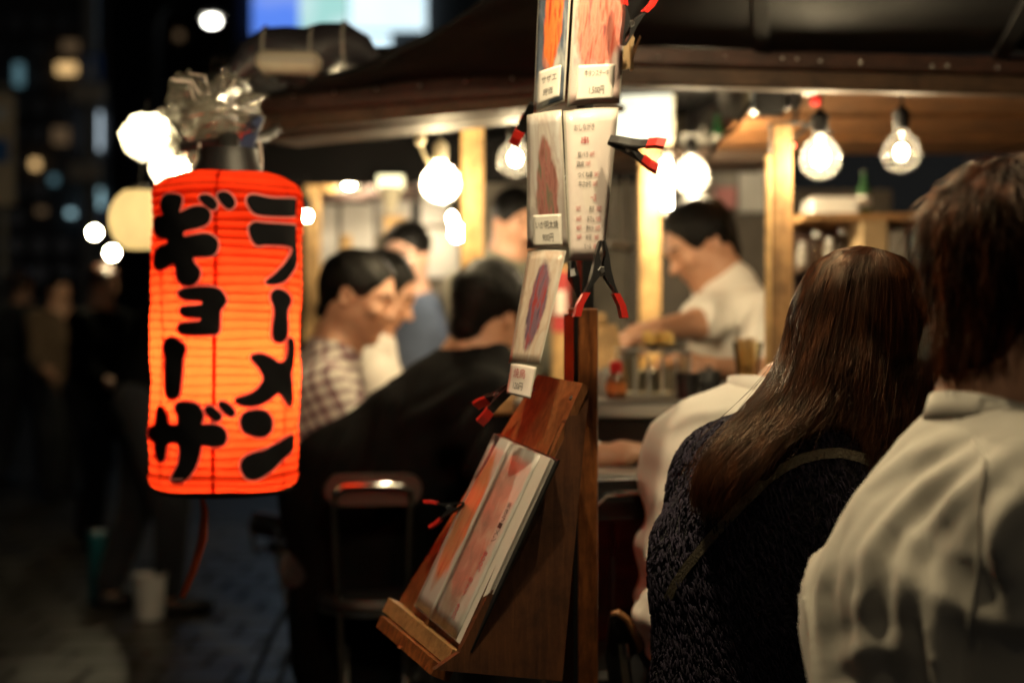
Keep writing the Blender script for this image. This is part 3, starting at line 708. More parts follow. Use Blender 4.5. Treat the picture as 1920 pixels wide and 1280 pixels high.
# junction boxes / cables / meters under the right ceiling
for (x0, y0, x1, y1, lab) in ((1410, 160, 1470, 215, 'bulky black junction box under the eave beside cables'), (1474, 150, 1500, 205, 'narrow black switch box under the eave')):
    t = goods('junction_box', lab, x0, y0, x1, y1, 3.5, M['black'], 'junction box', .07)
c = P(1520, 165, 3.3); t = thing('plug_socket', 'white and red plug hanging under the eave beam', 'plug', c)
MB().box(c, (.028, .03, .034), None, .005).build('plug', M['white_pl'], t); MB().box(c + V(.012, 0, -.03), (.026, .026, .022), None, .005).build('cap', M['bottle_red'], t)
MB().tube([c + V(0, 0, .017), c + V(0, 0, .05)], .004, 6).build('cord', M['black'], t)
for k, pts in enumerate(([(1410, 190), (1380, 240), (1350, 262), (1325, 300)], [(1500, 190), (1490, 225), (1470, 245), (1450, 262)], [(1530, 215), (1500, 250), (1485, 262)], [(1560, 250), (1500, 230), (1440, 235)])):
    o = MB().tube([P(x, y, 3.45) for x, y in pts], .005, 6).build('power_cable', M['black'], None, True)
    tag(o, ['black power cable sagging from junction box to the shelf', 'black power cable looped over the pine post', 'short black cable beside the globe bulb', 'thin black cable strung between the eave boxes'][k], 'cable', 'power cables under the eave')
# goods on the counter
zc = zt + .002
def on_counter(px, Z): return V((px - 960) * Z / FPX, Z, zc)
tr = P(1225, 705, 3.25)
t = thing('steel_tray', 'stainless steel food case with clear lid on the counter', 'food case', (tr.x, 3.25, zc))
x0, x1 = (1160 - 960) * 3.25 / FPX, (1285 - 960) * 3.25 / FPX
for xx in (x0, x1): MB().box((xx, 3.25, zc + .05), (.006, .16, .10), None, .002).build('side', M['steel'], t)
for k in range(5): MB().box((x0 + (x1 - x0) * (k + .5) / 5, 3.17, zc + .045), ((x1 - x0) / 5 - .006, .004, .085)).build('pane', M['glass'], t)
for k in range(6): MB().box((x0 + (x1 - x0) * k / 5, 3.168, zc + .046), (.006, .008, .09)).build('divider', M['steel'], t)
MB().box(((x0 + x1) / 2, 3.25, zc + .005), (x1 - x0, .16, .008)).build('base', M['steel'], t)
MB().box(((x0 + x1) / 2, 3.25, zc + .104), (x1 - x0 + .01, .17, .007), Matrix.Rotation(.04, 3, 'Y'), .002).build('lid', M['steel'], t)
c = on_counter(1155, 3.12)
t = thing('sauce_bottle', 'red capped sauce bottle with pale label on the counter', 'bottle', c)
MB().lathe(c, [(.02, 0), (.022, .004), (.022, .04), (.016, .052), (.013, .056)], 16).build('body', mat('brown_sauce', (.16, .07, .03), .2), t, True)
MB().lathe(c + V(0, 0, .012), [(.0226, 0), (.0226, .022)], 16).build('label', mat('orange_label', (.65, .2, .05), .5), t, True)
MB().lathe(c + V(0, 0, .056), [(.014, 0), (.014, .022), (.010, .026)], 16).build('cap', M['bottle_red'], t, True)
c = on_counter(1290, 3.14)
t = thing('black_cup', 'small black cup beside the steel food case', 'cup', c)
MB().lathe(c, [(.022, 0), (.026, .05), (.027, .055), (.024, .053), (.020, .006), (.001, .005)], 18).build('body', M['blackmetal'], t, True)
MB().tube([c + V(.026, 0, .042), c + V(.04, 0, .036), c + V(.038, 0, .02), c + V(.025, 0, .014)], .003, 6).build('handle', M['blackmetal'], t, True)
c = on_counter(1402, 3.16)
t = thing('chopstick_holder', 'clear holder packed with chopsticks on a yellow base', 'chopstick holder', c)
MB().lathe(c, [(.033, 0), (.034, .022), (.030, .024)], 18).build('base', mat('yellow_plastic', (.65, .48, .03), .4), t, True)
MB().lathe(c + V(0, 0, .024), [(.029, 0), (.026, .045), (.034, .10), (.033, .10), (.025, .045)], 18).build('holder', M['glass'], t, True)
for k in range(16):
    a_ = k * 2.4; r_ = .006 + .015 * ((k * 7) % 10) / 10
    p0 = c + V(math.cos(a_) * r_ * .7, math.sin(a_) * r_ * .7, .024); p1 = c + V(math.cos(a_) * r_ * 1.25, math.sin(a_) * r_ * 1.25, .125 + .01 * rnd.random())
    MB().tube([p0, p1], .0027, 5).build('chopstick', M['wood_pale'], t)
c = V(tr.x + .02, 3.26, zc + .109)
t = thing('plate_of_food', 'pale yellow tofu pieces piled on the food case', 'food', c)
MB().lathe(c, [(.03, 0), (.05, .008), (.052, .01), (.03, .004)], 20).build('plate', M['white_pl'], t, True)
for k in range(6): MB().box(c + V(-.03 + .022 * (k % 3) + rnd.uniform(-.004, .004), -.012 + .022 * (k // 3), .02 + .006 * (k % 2)), (.024, .02, .024), Matrix.Rotation(rnd.uniform(-.5, .5), 3, 'Z'), .005).build('piece', M['food'], t)
c = on_counter(1140, 3.36)
t = thing('wooden_board', 'pale wooden cutting board leaning behind the food case', 'cutting board', c)
MB().box(c + V(0, .04, .085), (.075, .012, .16), Matrix.Rotation(-.25, 3, 'X') @ Matrix.Rotation(-.15, 3, 'Y'), .004).build('board', M['wood_pale'], t)
MB().box(c + V(-.014, .0605, .178), (.03, .012, .03), Matrix.Rotation(-.25, 3, 'X') @ Matrix.Rotation(-.15, 3, 'Y'), .004).build('grip', M['wood_pale'], t)
for k, (px, m_) in enumerate(((1136, 'grey'), (1215, 'white_pl'), (1330, 'black'))):
    c = on_counter(px, 3.33)
    t = thing('condiment_pot', ['grey lidded pot on the counter next to the sauce bottle', 'white lidded pot behind the steel food case', 'black lidded pot on the counter under the cook'][k], 'pot', c, 'pots on the counter')
    MB().lathe(c, [(.024, 0), (.028, .006), (.028, .045), (.026, .048)], 16).build('body', M[m_], t, True)
    MB().lathe(c + V(0, 0, .048), [(.029, 0), (.026, .008), (.006, .013), (.006, .02), (.001, .021)], 16).build('lid', M[m_], t, True)

# ------------------------------------------------------------------ roll of tarpaulin, box, left corner stuff
c0 = P(440, 140, 3.25); c1 = P(705, 118, 3.3)
pts = [c0.lerp(c1, k / 9) + V(0, 0, .02 * math.sin(k * .35 * 3.1 / 1.0) + .045 * math.sin(math.pi * k / 9)) for k in range(10)]
t = thing('rolled_tarp', 'dark rolled tarpaulin bundle tied on the roof edge', 'tarpaulin', c0)
o = MB().tube(pts, [.022, .04, .055, .065, .07, .066, .06, .05, .04, .02], 12).build('roll', mat('purple_black_tarp', (.03, .026, .032), .45, bump=.7, bscale=14), t, True)
for k in (2, 5, 7): MB().tube([pts[k] + V(0, math.cos(a_) * (.058, 0, 0, .068, 0, .053)[k - 2] , math.sin(a_) * (.058, 0, 0, .068, 0, .053)[k - 2]) for a_ in [2 * math.pi * j / 12 for j in range(13)]], .004, 5).build('tie', M['grey'], t)
a = P(482, 138, 3.1); b_ = P(602, 98, 3.1)
t = thing('roof_box', 'beige plastic case resting on the roof edge below the screens', 'case', ((a.x + b_.x) / 2, 3.1, a.z))
MB().box((a + b_) / 2, (b_.x - a.x, .06, b_.z - a.z), Matrix.Rotation(.04, 3, 'Y'), .012).build('body', mat('beige_plastic', (.42, .36, .28), .5), t, True)
MB().box((a + b_) / 2 + V(0, -.032, 0), ((b_.x - a.x) * .9, .006, .006), Matrix.Rotation(.04, 3, 'Y')).build('seam', M['grey'], t)

# bottles, bowls and ladles that crowd the stall
def bottle(px, py, Z, h, r, m_, label, capm='black'):
    c = P(px, py, Z); t = thing('bottle', label, 'bottle', c, 'bottles kept in the stall')
    MB().lathe(c, [(r * .9, 0), (r, .004), (r, h * .6), (r * .42, h * .76), (r * .38, h * .93)], 14).build('body', m_, t, True)
    MB().lathe(c + V(0, 0, h * .93), [(r * .44, 0), (r * .44, h * .07)], 12).build('cap', M[capm], t, True)
    MB().lathe(c + V(0, 0, h * .2), [(r * 1.02, 0), (r * 1.02, h * .25)], 14).build('label_band', M['paper'], t, True)
gr = mat('green_glass', (.03, .10, .04), .15); br = mat('amber_glass', (.16, .06, .015), .15); cl = mat('milky_glass', (.5, .47, .42), .2)
for (px, py, Z, h, r, m_, lab) in ((612, 364, 5.38, .10, .018, br, 'amber bottle on the rear shelf next to the pine post'), (640, 364, 5.38, .08, .022, cl, 'squat milky bottle on the rear shelf'), (668, 364, 5.38, .11, .017, gr, 'green bottle on the rear shelf under two bulbs'),
                                   (1150, 291, 4.72, .13, .02, br, 'amber bottle on the high shelf behind the menu cards'), (1318, 291, 4.72, .10, .024, cl, 'milky bottle on the high shelf above the cook'), (1345, 291, 4.72, .14, .02, gr, 'green bottle on the high shelf above the cook'), (1375, 291, 4.72, .12, .021, br, 'amber bottle at the end of the high shelf'),
                                   (1620, 407, 4.3, .14, .02, gr, 'green bottle on the rear shelf beside the white box')):
    bottle(px, py, Z, h, r, m_, lab)
for k, (px, n_) in enumerate(((1402, 5), (1295, 3))):
    c = P(px, 291, 4.7); t = thing('bowl_stack', ['tall stack of white bowls on the high shelf', 'short stack of white bowls on the high shelf'][k], 'bowls', c)
    for j in range(n_): MB().lathe(c + V(0, 0, j * .016), [(.014, 0), (.018, .002), (.036, .026), (.038, .034), (.035, .033), (.016, .005), (.001, .004)], 18).build('bowl', M['white_pl'], t, True)
for k, (px, py) in enumerate(((1150, 330), (1172, 334), (1320, 330))):
    c = P(px, py, 4.6); t = thing('ladle', ['ladle hanging straight below the amber bottle on the high shelf', 'ladle hanging close to the pine post under the high shelf', 'ladle hanging over the cook'][k], 'ladle', c, 'hanging ladles')
    MB().tube([c, c + V(0, 0, -.16), c + V(.004, -.01, -.20)], .004, 8).build('handle', M['steel'], t, True)
    MB().lathe(c + V(.004, -.03, -.225), [(.001, -.02), (.018, -.014), (.027, .0), (.028, .008), (.025, .0)], 14).build('cup', M['steel'], t, True)
# ------------------------------------------------------------------ red paper lantern
from mathutils.geometry import delaunay_2d_cdt
LZ = 2.6; LR = 139.5 * LZ / FPX; Lc = P(424, 640, LZ)
zb, ztp = P(0, 913, LZ).z, P(0, 326, LZ).z
lan = thing('red_paper_lantern', 'glowing red paper lantern lettered in black with white edges', 'lantern', (Lc.x, LZ, zb))
def lx(z): return Lc.x + (z - (zb + ztp) / 2) * .0135      # slight lean
NR = 36
def lrad(z):
    t = (z - zb) / (ztp - zb)
    if t > .93: return LR * (.44 + .56 * math.sqrt(max(0, 1 - ((t - .93) / .07) ** 2)) ** 1.1) if t < 1 else LR * .44
    if t < .045: return LR * (.88 + .12 * math.sqrt(max(0, 1 - ((.045 - t) / .045) ** 2)))
    return LR * (1 - .018 * (1 - t))
def wr(a, z): return .0013 * math.sin(5 * a + z * 41) + .0011 * math.sin(3 * a - z * 23 + 1) + .0006 * math.sin(11 * a + z * 90)
prof = []
for i in range(NR * 6 + 1):
    t = i / (NR * 6); z = zb + (ztp - zb) * t
    sc = abs(math.sin(math.pi * t * NR)); prof.append((lrad(z) - .0022 * (1 - sc ** .7), z))
seg = 72; vv = []; ff = []
for (r, z) in prof:
    for k in range(seg):
        a = 2 * math.pi * k / seg; w1 = r + wr(a, z); vv.append((lx(z) + w1 * math.sin(a), LZ - w1 * math.cos(a), z + .0012 * math.sin(4 * a + z * 60)))
for i in range(len(prof) - 1):
    for k in range(seg):
        k2 = (k + 1) % seg; ff.append((i * seg + k, i * seg + k2, (i + 1) * seg + k2, (i + 1) * seg + k))
def transl_mat(name, c, tr=.75, rough=.6):
    m = bpy.data.materials.new(name); m.use_nodes = True; n = m.node_tree.nodes; l = m.node_tree.links; n.clear()
    tc = n.new('ShaderNodeTexCoord'); nz = n.new('ShaderNodeTexNoise'); nz.inputs['Scale'].default_value = 26; nz.inputs['Detail'].default_value = 6
    mp = n.new('ShaderNodeMapping'); mp.inputs['Scale'].default_value = (1, 1, .35); l.new(tc.outputs['Object'], mp.inputs[0]); l.new(mp.outputs[0], nz.inputs[0])
    hs = n.new('ShaderNodeMix'); hs.data_type = 'RGBA'; hs.inputs[6].default_value = (*[x * .8 for x in c], 1); hs.inputs[7].default_value = (*[min(1, x * 1.1) for x in c], 1)
    l.new(nz.outputs[0], hs.inputs[0])
    a = n.new('ShaderNodeBsdfTranslucent'); b = n.new('ShaderNodeBsdfDiffuse'); l.new(hs.outputs[2], a.inputs[0]); l.new(hs.outputs[2], b.inputs[0])
    mx = n.new('ShaderNodeMixShader'); mx.inputs[0].default_value = 1 - tr; l.new(a.outputs[0], mx.inputs[1]); l.new(b.outputs[0], mx.inputs[2])
    o = n.new('ShaderNodeOutputMaterial'); l.new(mx.outputs[0], o.inputs[0]); return m
paper = mesh_obj('paper_shell', vv, ff, transl_mat('red_lantern_paper', (.95, .060, .012)), lan, smooth=True)
for k in range(1, NR, 1):
    z = zb + (ztp - zb) * k / NR; r = lrad(z) - .0018
    MB().tube([(lx(z) + (r + wr(a, z)) * math.sin(a), LZ - (r + wr(a, z)) * math.cos(a), z + .0012 * math.sin(4 * a + z * 60)) for a in [2 * math.pi * j / 40 for j in range(41)]], .0008, 4, False).build('rib', transl_mat('rib', (.3, .02, .01)) if k == 1 else bpy.data.materials['rib'], paper)
for ang in (3, -44, 62, 120, 180, 240):
    a0 = math.radians(ang); pts = []
    for i in range(0, len(prof), 4):
        r, z = prof[i]; pts.append((z, r + .0006 + wr(a0, z)))
    v2 = []; f2 = []
    wd = .0035 if ang == 3 else .0022
    for (z, r) in pts:
        for s2 in (-1, 1): v2.append((lx(z) + r * math.sin(a0 + s2 * wd / LR), LZ - r * math.cos(a0 + s2 * wd / LR), z))
    for i in range(len(pts) - 1): f2.append((2 * i, 2 * i + 1, 2 * i + 3, 2 * i + 2))
    mesh_obj('seam', v2, f2, bpy.data.materials.get('lantern_seam') or transl_mat('lantern_seam', (.55, .03, .01)), paper)
lamp_core((lx(zb + .25), LZ, P(0, 680, LZ).z), .026, 92, (1, .82, .55), 'bulb', lan, (1, 1, 3.7))
MB().lathe((lx(ztp), LZ, ztp - .006), [(LR * .46, 0), (LR * .46, .012), (LR * .40, .03), (LR * .40, .05), (LR * .34, .05), (LR * .34, 0)], 40).build('top_ring', M['black'], lan, True)
MB().lathe((lx(zb), LZ, zb - .008), [(LR * .86, 0), (LR * .9, .006), (LR * .9, .012), (LR * .80, .012), (LR * .80, 0), (LR * .86, 0)], 48).build('bottom_ring', M['black'], lan, True)
GL = {  # traced outlines (zoomed photo coordinates)
 'gi': [[(125,165),(135,130),(165,125),(195,135),(192,165),(188,195),(230,174),(275,170),(300,195),(290,230),(255,245),(205,258),(207,283),(235,278),(290,268),(325,295),(322,330),(300,348),(250,350),(234,354),(242,380),(262,402),(255,435),(230,455),(200,452),(180,430),(178,390),(170,374),(145,385),(120,400),(103,385),(102,330),(125,315),(150,305),(146,285),(125,282),(100,270),(97,215),(120,205),(138,198),(128,185)],
        [(258,135),(285,128),(310,140),(325,165),(310,180),(285,165)], [(325,125),(355,118),(378,135),(388,160),(370,178),(345,160)]],
 'yo': [[(185,485),(200,470),(245,464),(290,462),(330,470),(357,505),(345,530),(333,548),(332,585),(330,620),(315,632),(255,634),(200,632),(183,615),(190,597),(230,592),(265,588),(268,572),(215,570),(195,555),(197,537),(230,532),(268,528),(270,510),(205,505)]],
 'bar_left': [[(128,680),(140,652),(170,648),(205,675),(208,695),(197,720),(194,785),(190,850),(170,868),(145,855),(140,790),(138,720)]],
 'za': [[(108,905),(125,898),(145,930),(147,963),(185,966),(190,930),(178,905),(185,885),(215,880),(255,890),(275,930),(264,964),(310,962),(345,975),(357,1005),(345,1035),(310,1040),(267,1034),(260,1060),(240,1120),(205,1165),(170,1170),(160,1155),(185,1110),(190,1070),(186,1028),(142,1028),(135,1085),(120,1095),(108,1070),(106,1028),(85,1010),(82,975),(106,963)],
        [(280,905),(300,895),(325,915),(340,935),(320,948),(295,930)], [(328,885),(350,880),(375,900),(388,920),(372,932),(345,910)]],
 'ra': [[(430,150),(440,132),(465,130),(520,142),(590,142),(618,150),(618,195),(590,203),(480,200),(450,185)],
        [(440,245),(460,228),(490,232),(600,238),(627,250),(626,300),(613,345),(590,410),(565,440),(530,450),(497,445),(525,425),(565,385),(590,340),(588,312),(500,305),(470,310),(450,285)]],
 'bar_right': [[(517,505),(525,478),(550,470),(580,490),(590,515),(575,545),(574,600),(572,640),(555,662),(530,655),(523,620),(530,540)]],
 'me': [[(445,715),(480,705),(520,720),(548,740),(575,728),(583,690),(578,655),(592,648),(604,690),(602,740),(588,775),(595,820),(598,870),(585,898),(568,870),(545,842),(510,870),(470,890),(420,892),(385,872),(430,858),(470,835),(495,795),(480,760),(460,735)]],
 'n': [[(410,950),(425,920),(465,910),(500,915),(520,945),(515,985),(490,1005),(450,1000),(420,985)],
       [(408,1110),(425,1080),(460,1065),(500,1055),(550,1025),(590,1000),(604,1010),(600,1040),(570,1075),(530,1115),(490,1145),(455,1160),(425,1150)]]}
def smooth_poly(p, n=4):
    out = []; N = len(p)
    for i in range(N):
        a, b_, c_, d_ = [np.array(p[(i + k) % N], float) for k in (-1, 0, 1, 2)]
        for s2 in range(n):
            t = s2 / n
            out.append((2*t**3 - 3*t*t + 1) * b_ + (t**3 - 2*t*t + t) * (c_ - a) * .4 + (3*t*t - 2*t**3) * c_ + (t**3 - t*t) * (d_ - b_) * .4)
    return np.array(out)
def poly_off(p, d):
    nx = np.roll(p, -1, 0); pv = np.roll(p, 1, 0); t = nx - pv; t /= np.linalg.norm(t, axis=1)[:, None] + 1e-9
    area = .5 * np.sum(p[:, 0] * nx[:, 1] - nx[:, 0] * p[:, 1]); s2 = 1 if area > 0 else -1
    q = p + np.stack([t[:, 1], -t[:, 0]], 1) * d * s2
    for _ in range(2): q = (np.roll(q, 1, 0) + 2 * q + np.roll(q, -1, 0)) / 4
    return q
def glyph_patch(name, polys, lift, m_, parent):
    vv = []; ff = []
    for p in polys:
        lo = p.min(0); hi = p.max(0); st = 13.0
        gr = [(x, y) for x in np.arange(lo[0] + st / 2, hi[0], st) for y in np.arange(lo[1] + st / 2, hi[1], st)]
        pts = [Vector((float(x), float(y))) for x, y in p] + [Vector((float(x), float(y))) for x, y in gr]
        n = len(p)
        r = delaunay_2d_cdt(pts, [], [list(range(n))], 1, 1e-4)
        base = len(vv)
        for q in r[0]:
            px = 240 + q.x / 1.94; py = 300 + q.y / 1.94
            lo_a, hi_a = -1.30, 1.30
            for _ in range(24):
                a = (lo_a + hi_a) / 2; Yd = LZ - LR * math.cos(a); z = CAMH - (py - 640) * Yd / FPX
                if 960 + FPX * (lx(z) + lrad(z) * math.sin(a)) / Yd < px: lo_a = a
                else: hi_a = a
            rr = lrad(z) + lift + wr(a, z); vv.append((lx(z) + rr * math.sin(a), LZ - rr * math.cos(a), z))
        ff += [tuple(i + base for i in f) for f in r[2]]
    return mesh_obj(name, vv, ff, m_, parent, smooth=True)
edge_m = transl_mat('lettering_edge', (.85, .42, .40), .55)
for k, pl in GL.items():
    sp_ = [smooth_poly(q, 4) for q in pl]
    gl = glyph_patch('lettering', [poly_off(q, 2.2) for q in sp_], .0022, M['ink'], lan)
    glyph_patch('lettering_edge', [poly_off(q, 10) for q in sp_], .0010, edge_m, gl)
# wires, bracket
wire = mat('pale_wire', (.6, .5, .45), .4)
for (x0, y0, x1, y1, dz) in ((366, 318, 374, 270, .0), (436, 326, 424, 280, -.03), (489, 335, 487, 268, .02)):
    a = P(x0, y0, LZ - .02 + dz); b_ = P(x1, y1, LZ + .06)
    MB().tube([a, a.lerp(b_, .5) + V(.003, 0, 0), b_], .0032, 6).build('hanger', wire, lan, True)
    MB().tube([a + V(.006 * math.cos(q), 0, .006 * math.sin(q) - .004) for q in [j * .7 for j in range(9)]], .0016, 5).build('hook', M['chrome'], lan)
t = thing('lantern_bracket', 'dark arm carrying the lantern out from the roof edge', 'bracket', P(424, 272, LZ + .08))
MB().tube([P(340, 275, LZ + .1), P(430, 266, LZ + .08), P(500, 255, 3.0), P(520, 240, 3.42)], .011, 8).build('arm', M['blackmetal'], t, True)
MB().tube([P(430, 266, LZ + .08), P(428, 300, LZ + .0)], .02, 10).build('stem', M['black'], t, True)
bx = P(470, 250, LZ + .12)
o = MB().box(bx, (.03, .012, .075), Matrix.Rotation(.35, 3, 'Y'), .003).build('blue_strap', mat('navy_strap', (.015, .03, .10), .6), t)
# crumpled clear plastic over the bracket
def crumple(name, label, c, size, seed, m_, n=26, cat='plastic wrap', rough_=.35):
    q = np.random.default_rng(seed); vv = []; ff = []
    ph = q.uniform(0, 6, (6, 3)); dr = q.normal(size=(6, 3)) * 1.0
    for i in range(n + 1):
        for j in range(n + 1):
            a = 2 * math.pi * i / n; b_ = math.pi * (j / n - .5)
            d = np.array([math.cos(b_) * math.cos(a), math.cos(b_) * math.sin(a), math.sin(b_)])
            k = 1 + rough_ * sum(abs(math.sin(3.2 * (k2 + 1) * .6 * float(dr[k2] @ d) + ph[k2, 0])) - .5 for k2 in range(6)) / 2.2 + q.normal(0, .035)
            vv.append(tuple(Vector(c) + Vector((d[0] * size[0] * k, d[1] * size[1] * k, d[2] * size[2] * k))))
    for i in range(n):
        for j in range(n):
            p = i * (n + 1) + j; ff.append((p, p + n + 1, p + n + 2, p + 1))
    o = mesh_obj(name, vv, ff, m_); return tag(o, label, cat)
crumple('plastic_wrap', 'crumpled clear plastic sheet bundled above the red lantern', P(418, 208, LZ + .14), (.055, .05, .048), 3, M['film'], n=30, rough_=.7).data.shade_smooth()
o = crumple('plastic_bag', 'loose flap of cloudy plastic over the lantern bracket', P(372, 232, LZ + .2), (.045, .04, .06), 5, M['film'], n=28, rough_=.9); o.data.shade_smooth()
for k in range(5):
    a = P(365 + 14 * k, 190 - 6 * (k % 3), LZ + .1); b_ = a + V(rnd.uniform(-.06, .03), rnd.uniform(-.02, .02), rnd.uniform(.02, .06))
    MB().tube([a, a.lerp(b_, .5) + V(.01, 0, .015), b_], .0022, 5).build('wire_end', wire, t)
# wrapped bulbs beside lantern
for k, (px, py, s2, L, lab) in enumerate(((284, 258, (.062, .05, .042), 420, 'upper bright bulb wrapped in clear plastic beside the red lantern'), (318, 312, (.036, .04, .044), 330, 'lower bright bulb wrapped in clear plastic beside the red lantern'))):
    c = P(px, py, LZ + .28)
    tt = thing('wrapped_bulb', lab, 'bulb', c, 'plastic wrapped bulbs by the lantern')
    lamp_core(c + V(.012, 0, 0), .019, L * .35, (1, .84, .5), 'filament', tt)
    w_ = crumple('wrapper', None, c, s2, 11 + k, M['wrap'], 11, None, .30); w_.parent = tt
    for v in w_.data.vertices: v.co -= c
    MB().tube([c + V(.01, 0, .03), c + V(.02, 0, .06), P(345, 262, LZ + .12)], .006, 6).build('cord', M['black'], tt, True)
# cream round paper lantern behind
c = P(262, 412, 3.6); t = thing('round_paper_lantern', 'round cream paper lantern partly hidden by the red one', 'lantern', c)
pr = [(.078 * math.sqrt(1 - (k / 12.6 - 12 / 12.6) ** 2) * (1 - .012 * (k % 2)), -.08 + .16 * k / 24) for k in range(1, 24)]
MB().lathe(c, pr, 28).build('paper_shell', transl_mat('cream_lantern_paper', (.95, .80, .52), .8), t, True)
lamp_core(c, .022, 13, (1, .82, .5), 'bulb', t)
MB().lathe(c + V(0, 0, .074), [(.022, 0), (.022, .014)], 16).build('top_ring', M['black'], t); MB().tube([c + V(0, 0, .088), c + V(.02, 0, .3)], .003, 5).build('cord', M['black'], t)

# ------------------------------------------------------------------ menu post, cards, clamps
Wv = V(.401, -.909, 0).normalized(); Sv = V(.909, .401, 0)
Rp = Matrix((Sv, -Wv, V(0, 0, 1))).transposed()
pc = P(1093, 640, 2.27)
mp_ = thing('menu_post', 'slim varnished wooden post holding the menu cards', 'post', (pc.x, 2.27, 0))
z1 = P(0, 577, 2.25).z
MB().box((pc.x, 2.27, z1 / 2), (.038, .038, z1), Rp, .003).build('post', M['wood_post'], mp_)
MB().box(V(pc.x, 2.27, z1 / 2 - .004) - Sv * .0235 + Wv * .004, (.008, .037, z1 - .01), Rp, .001).build('shade_strip', M['black'], mp_)  # black strip added as the shade on the post's left face
z3 = 1.735
MB().box((pc.x + .004, 2.275, (z1 + z3) / 2), (.022, .022, z3 - z1), Rp, .002).build('extension_bar', M['blackmetal'], mp_)
class Card:
    def __init__(s, tl, tr, br, bl, bulge=.004, curl=0.0):
        s.c = [P(*q) for q in (tl, tr, br, bl)]; s.b = bulge; s.curl = curl
        s.n = (s.c[1] - s.c[0]).cross(s.c[3] - s.c[0]).normalized()
        if s.n.y > 0: s.n = -s.n
    def at(s, u, v, lift=0):
        p = s.c[0].lerp(s.c[1], u).lerp(s.c[3].lerp(s.c[2], u), v)
        return p + s.n * (s.b * math.sin(math.pi * u) * (1 + .3 * math.sin(5 * v + 1)) + s.curl * (v - .5) ** 2 + lift)
    def patch(s, name, m_, parent, u0=0, u1=1, v0=0, v1=1, lift=0, th=.0007, nu=8, nv=12):
        vv = []; ff = []; uv = []
        for k in (0, 1):
            for j in range(nv + 1):
                for i in range(nu + 1):
                    a, b_ = i / nu, j / nv
                    vv.append(s.at(u0 + (u1 - u0) * a, v0 + (v1 - v0) * b_, lift - k * th)); uv.append((a, 1 - b_))
        o = (nu + 1) * (nv + 1)
        for j in range(nv):
            for i in range(nu):
                q = j * (nu + 1) + i; ff.append((q, q + nu + 1, q + nu + 2, q + 1)); ff.append((o + q, o + q + 1, o + q + nu + 2, o + q + nu + 1))
        for i in range(nu):
            q = nv * (nu + 1) + i; ff += [(i, i + 1, o + i + 1, o + i), (q, o + q, o + q + 1, q + 1)]
        for j in range(nv):
            q = j * (nu + 1); ff += [(q, o + q, o + q + nu + 1, q + nu + 1)]; q += nu; ff += [(q, q + nu + 1, o + q + nu + 1, o + q)]
        return mesh_obj(name, vv, ff, m_, parent, smooth=True, uvs=uv)
    def text(s, body, u0, u1, v0, v1, m_, parent, lift=.0016):
        cu = bpy.data.curves.new('t', 'FONT'); cu.body = body; cu.resolution_u = 2
        to = bpy.data.objects.new('t', cu); COL.objects.link(to)
        me = bpy.data.meshes.new_from_object(to.evaluated_get(bpy.context.evaluated_depsgraph_get()))
        bpy.data.objects.remove(to); bpy.data.curves.remove(cu)
        co = np.array([v.co[:2] for v in me.vertices])
        if not len(co): return
        lo = co.min(0); hi = co.max(0); sc = (co - lo) / np.maximum(hi - lo, 1e-6)
        vv = [s.at(u0 + (u1 - u0) * a, v1 - (v1 - v0) * b_, lift) for a, b_ in sc]
        ff = [tuple(p.vertices) for p in me.polygons]; bpy.data.meshes.remove(me)
        return mesh_obj('printed_text', vv, ff, m_, parent)
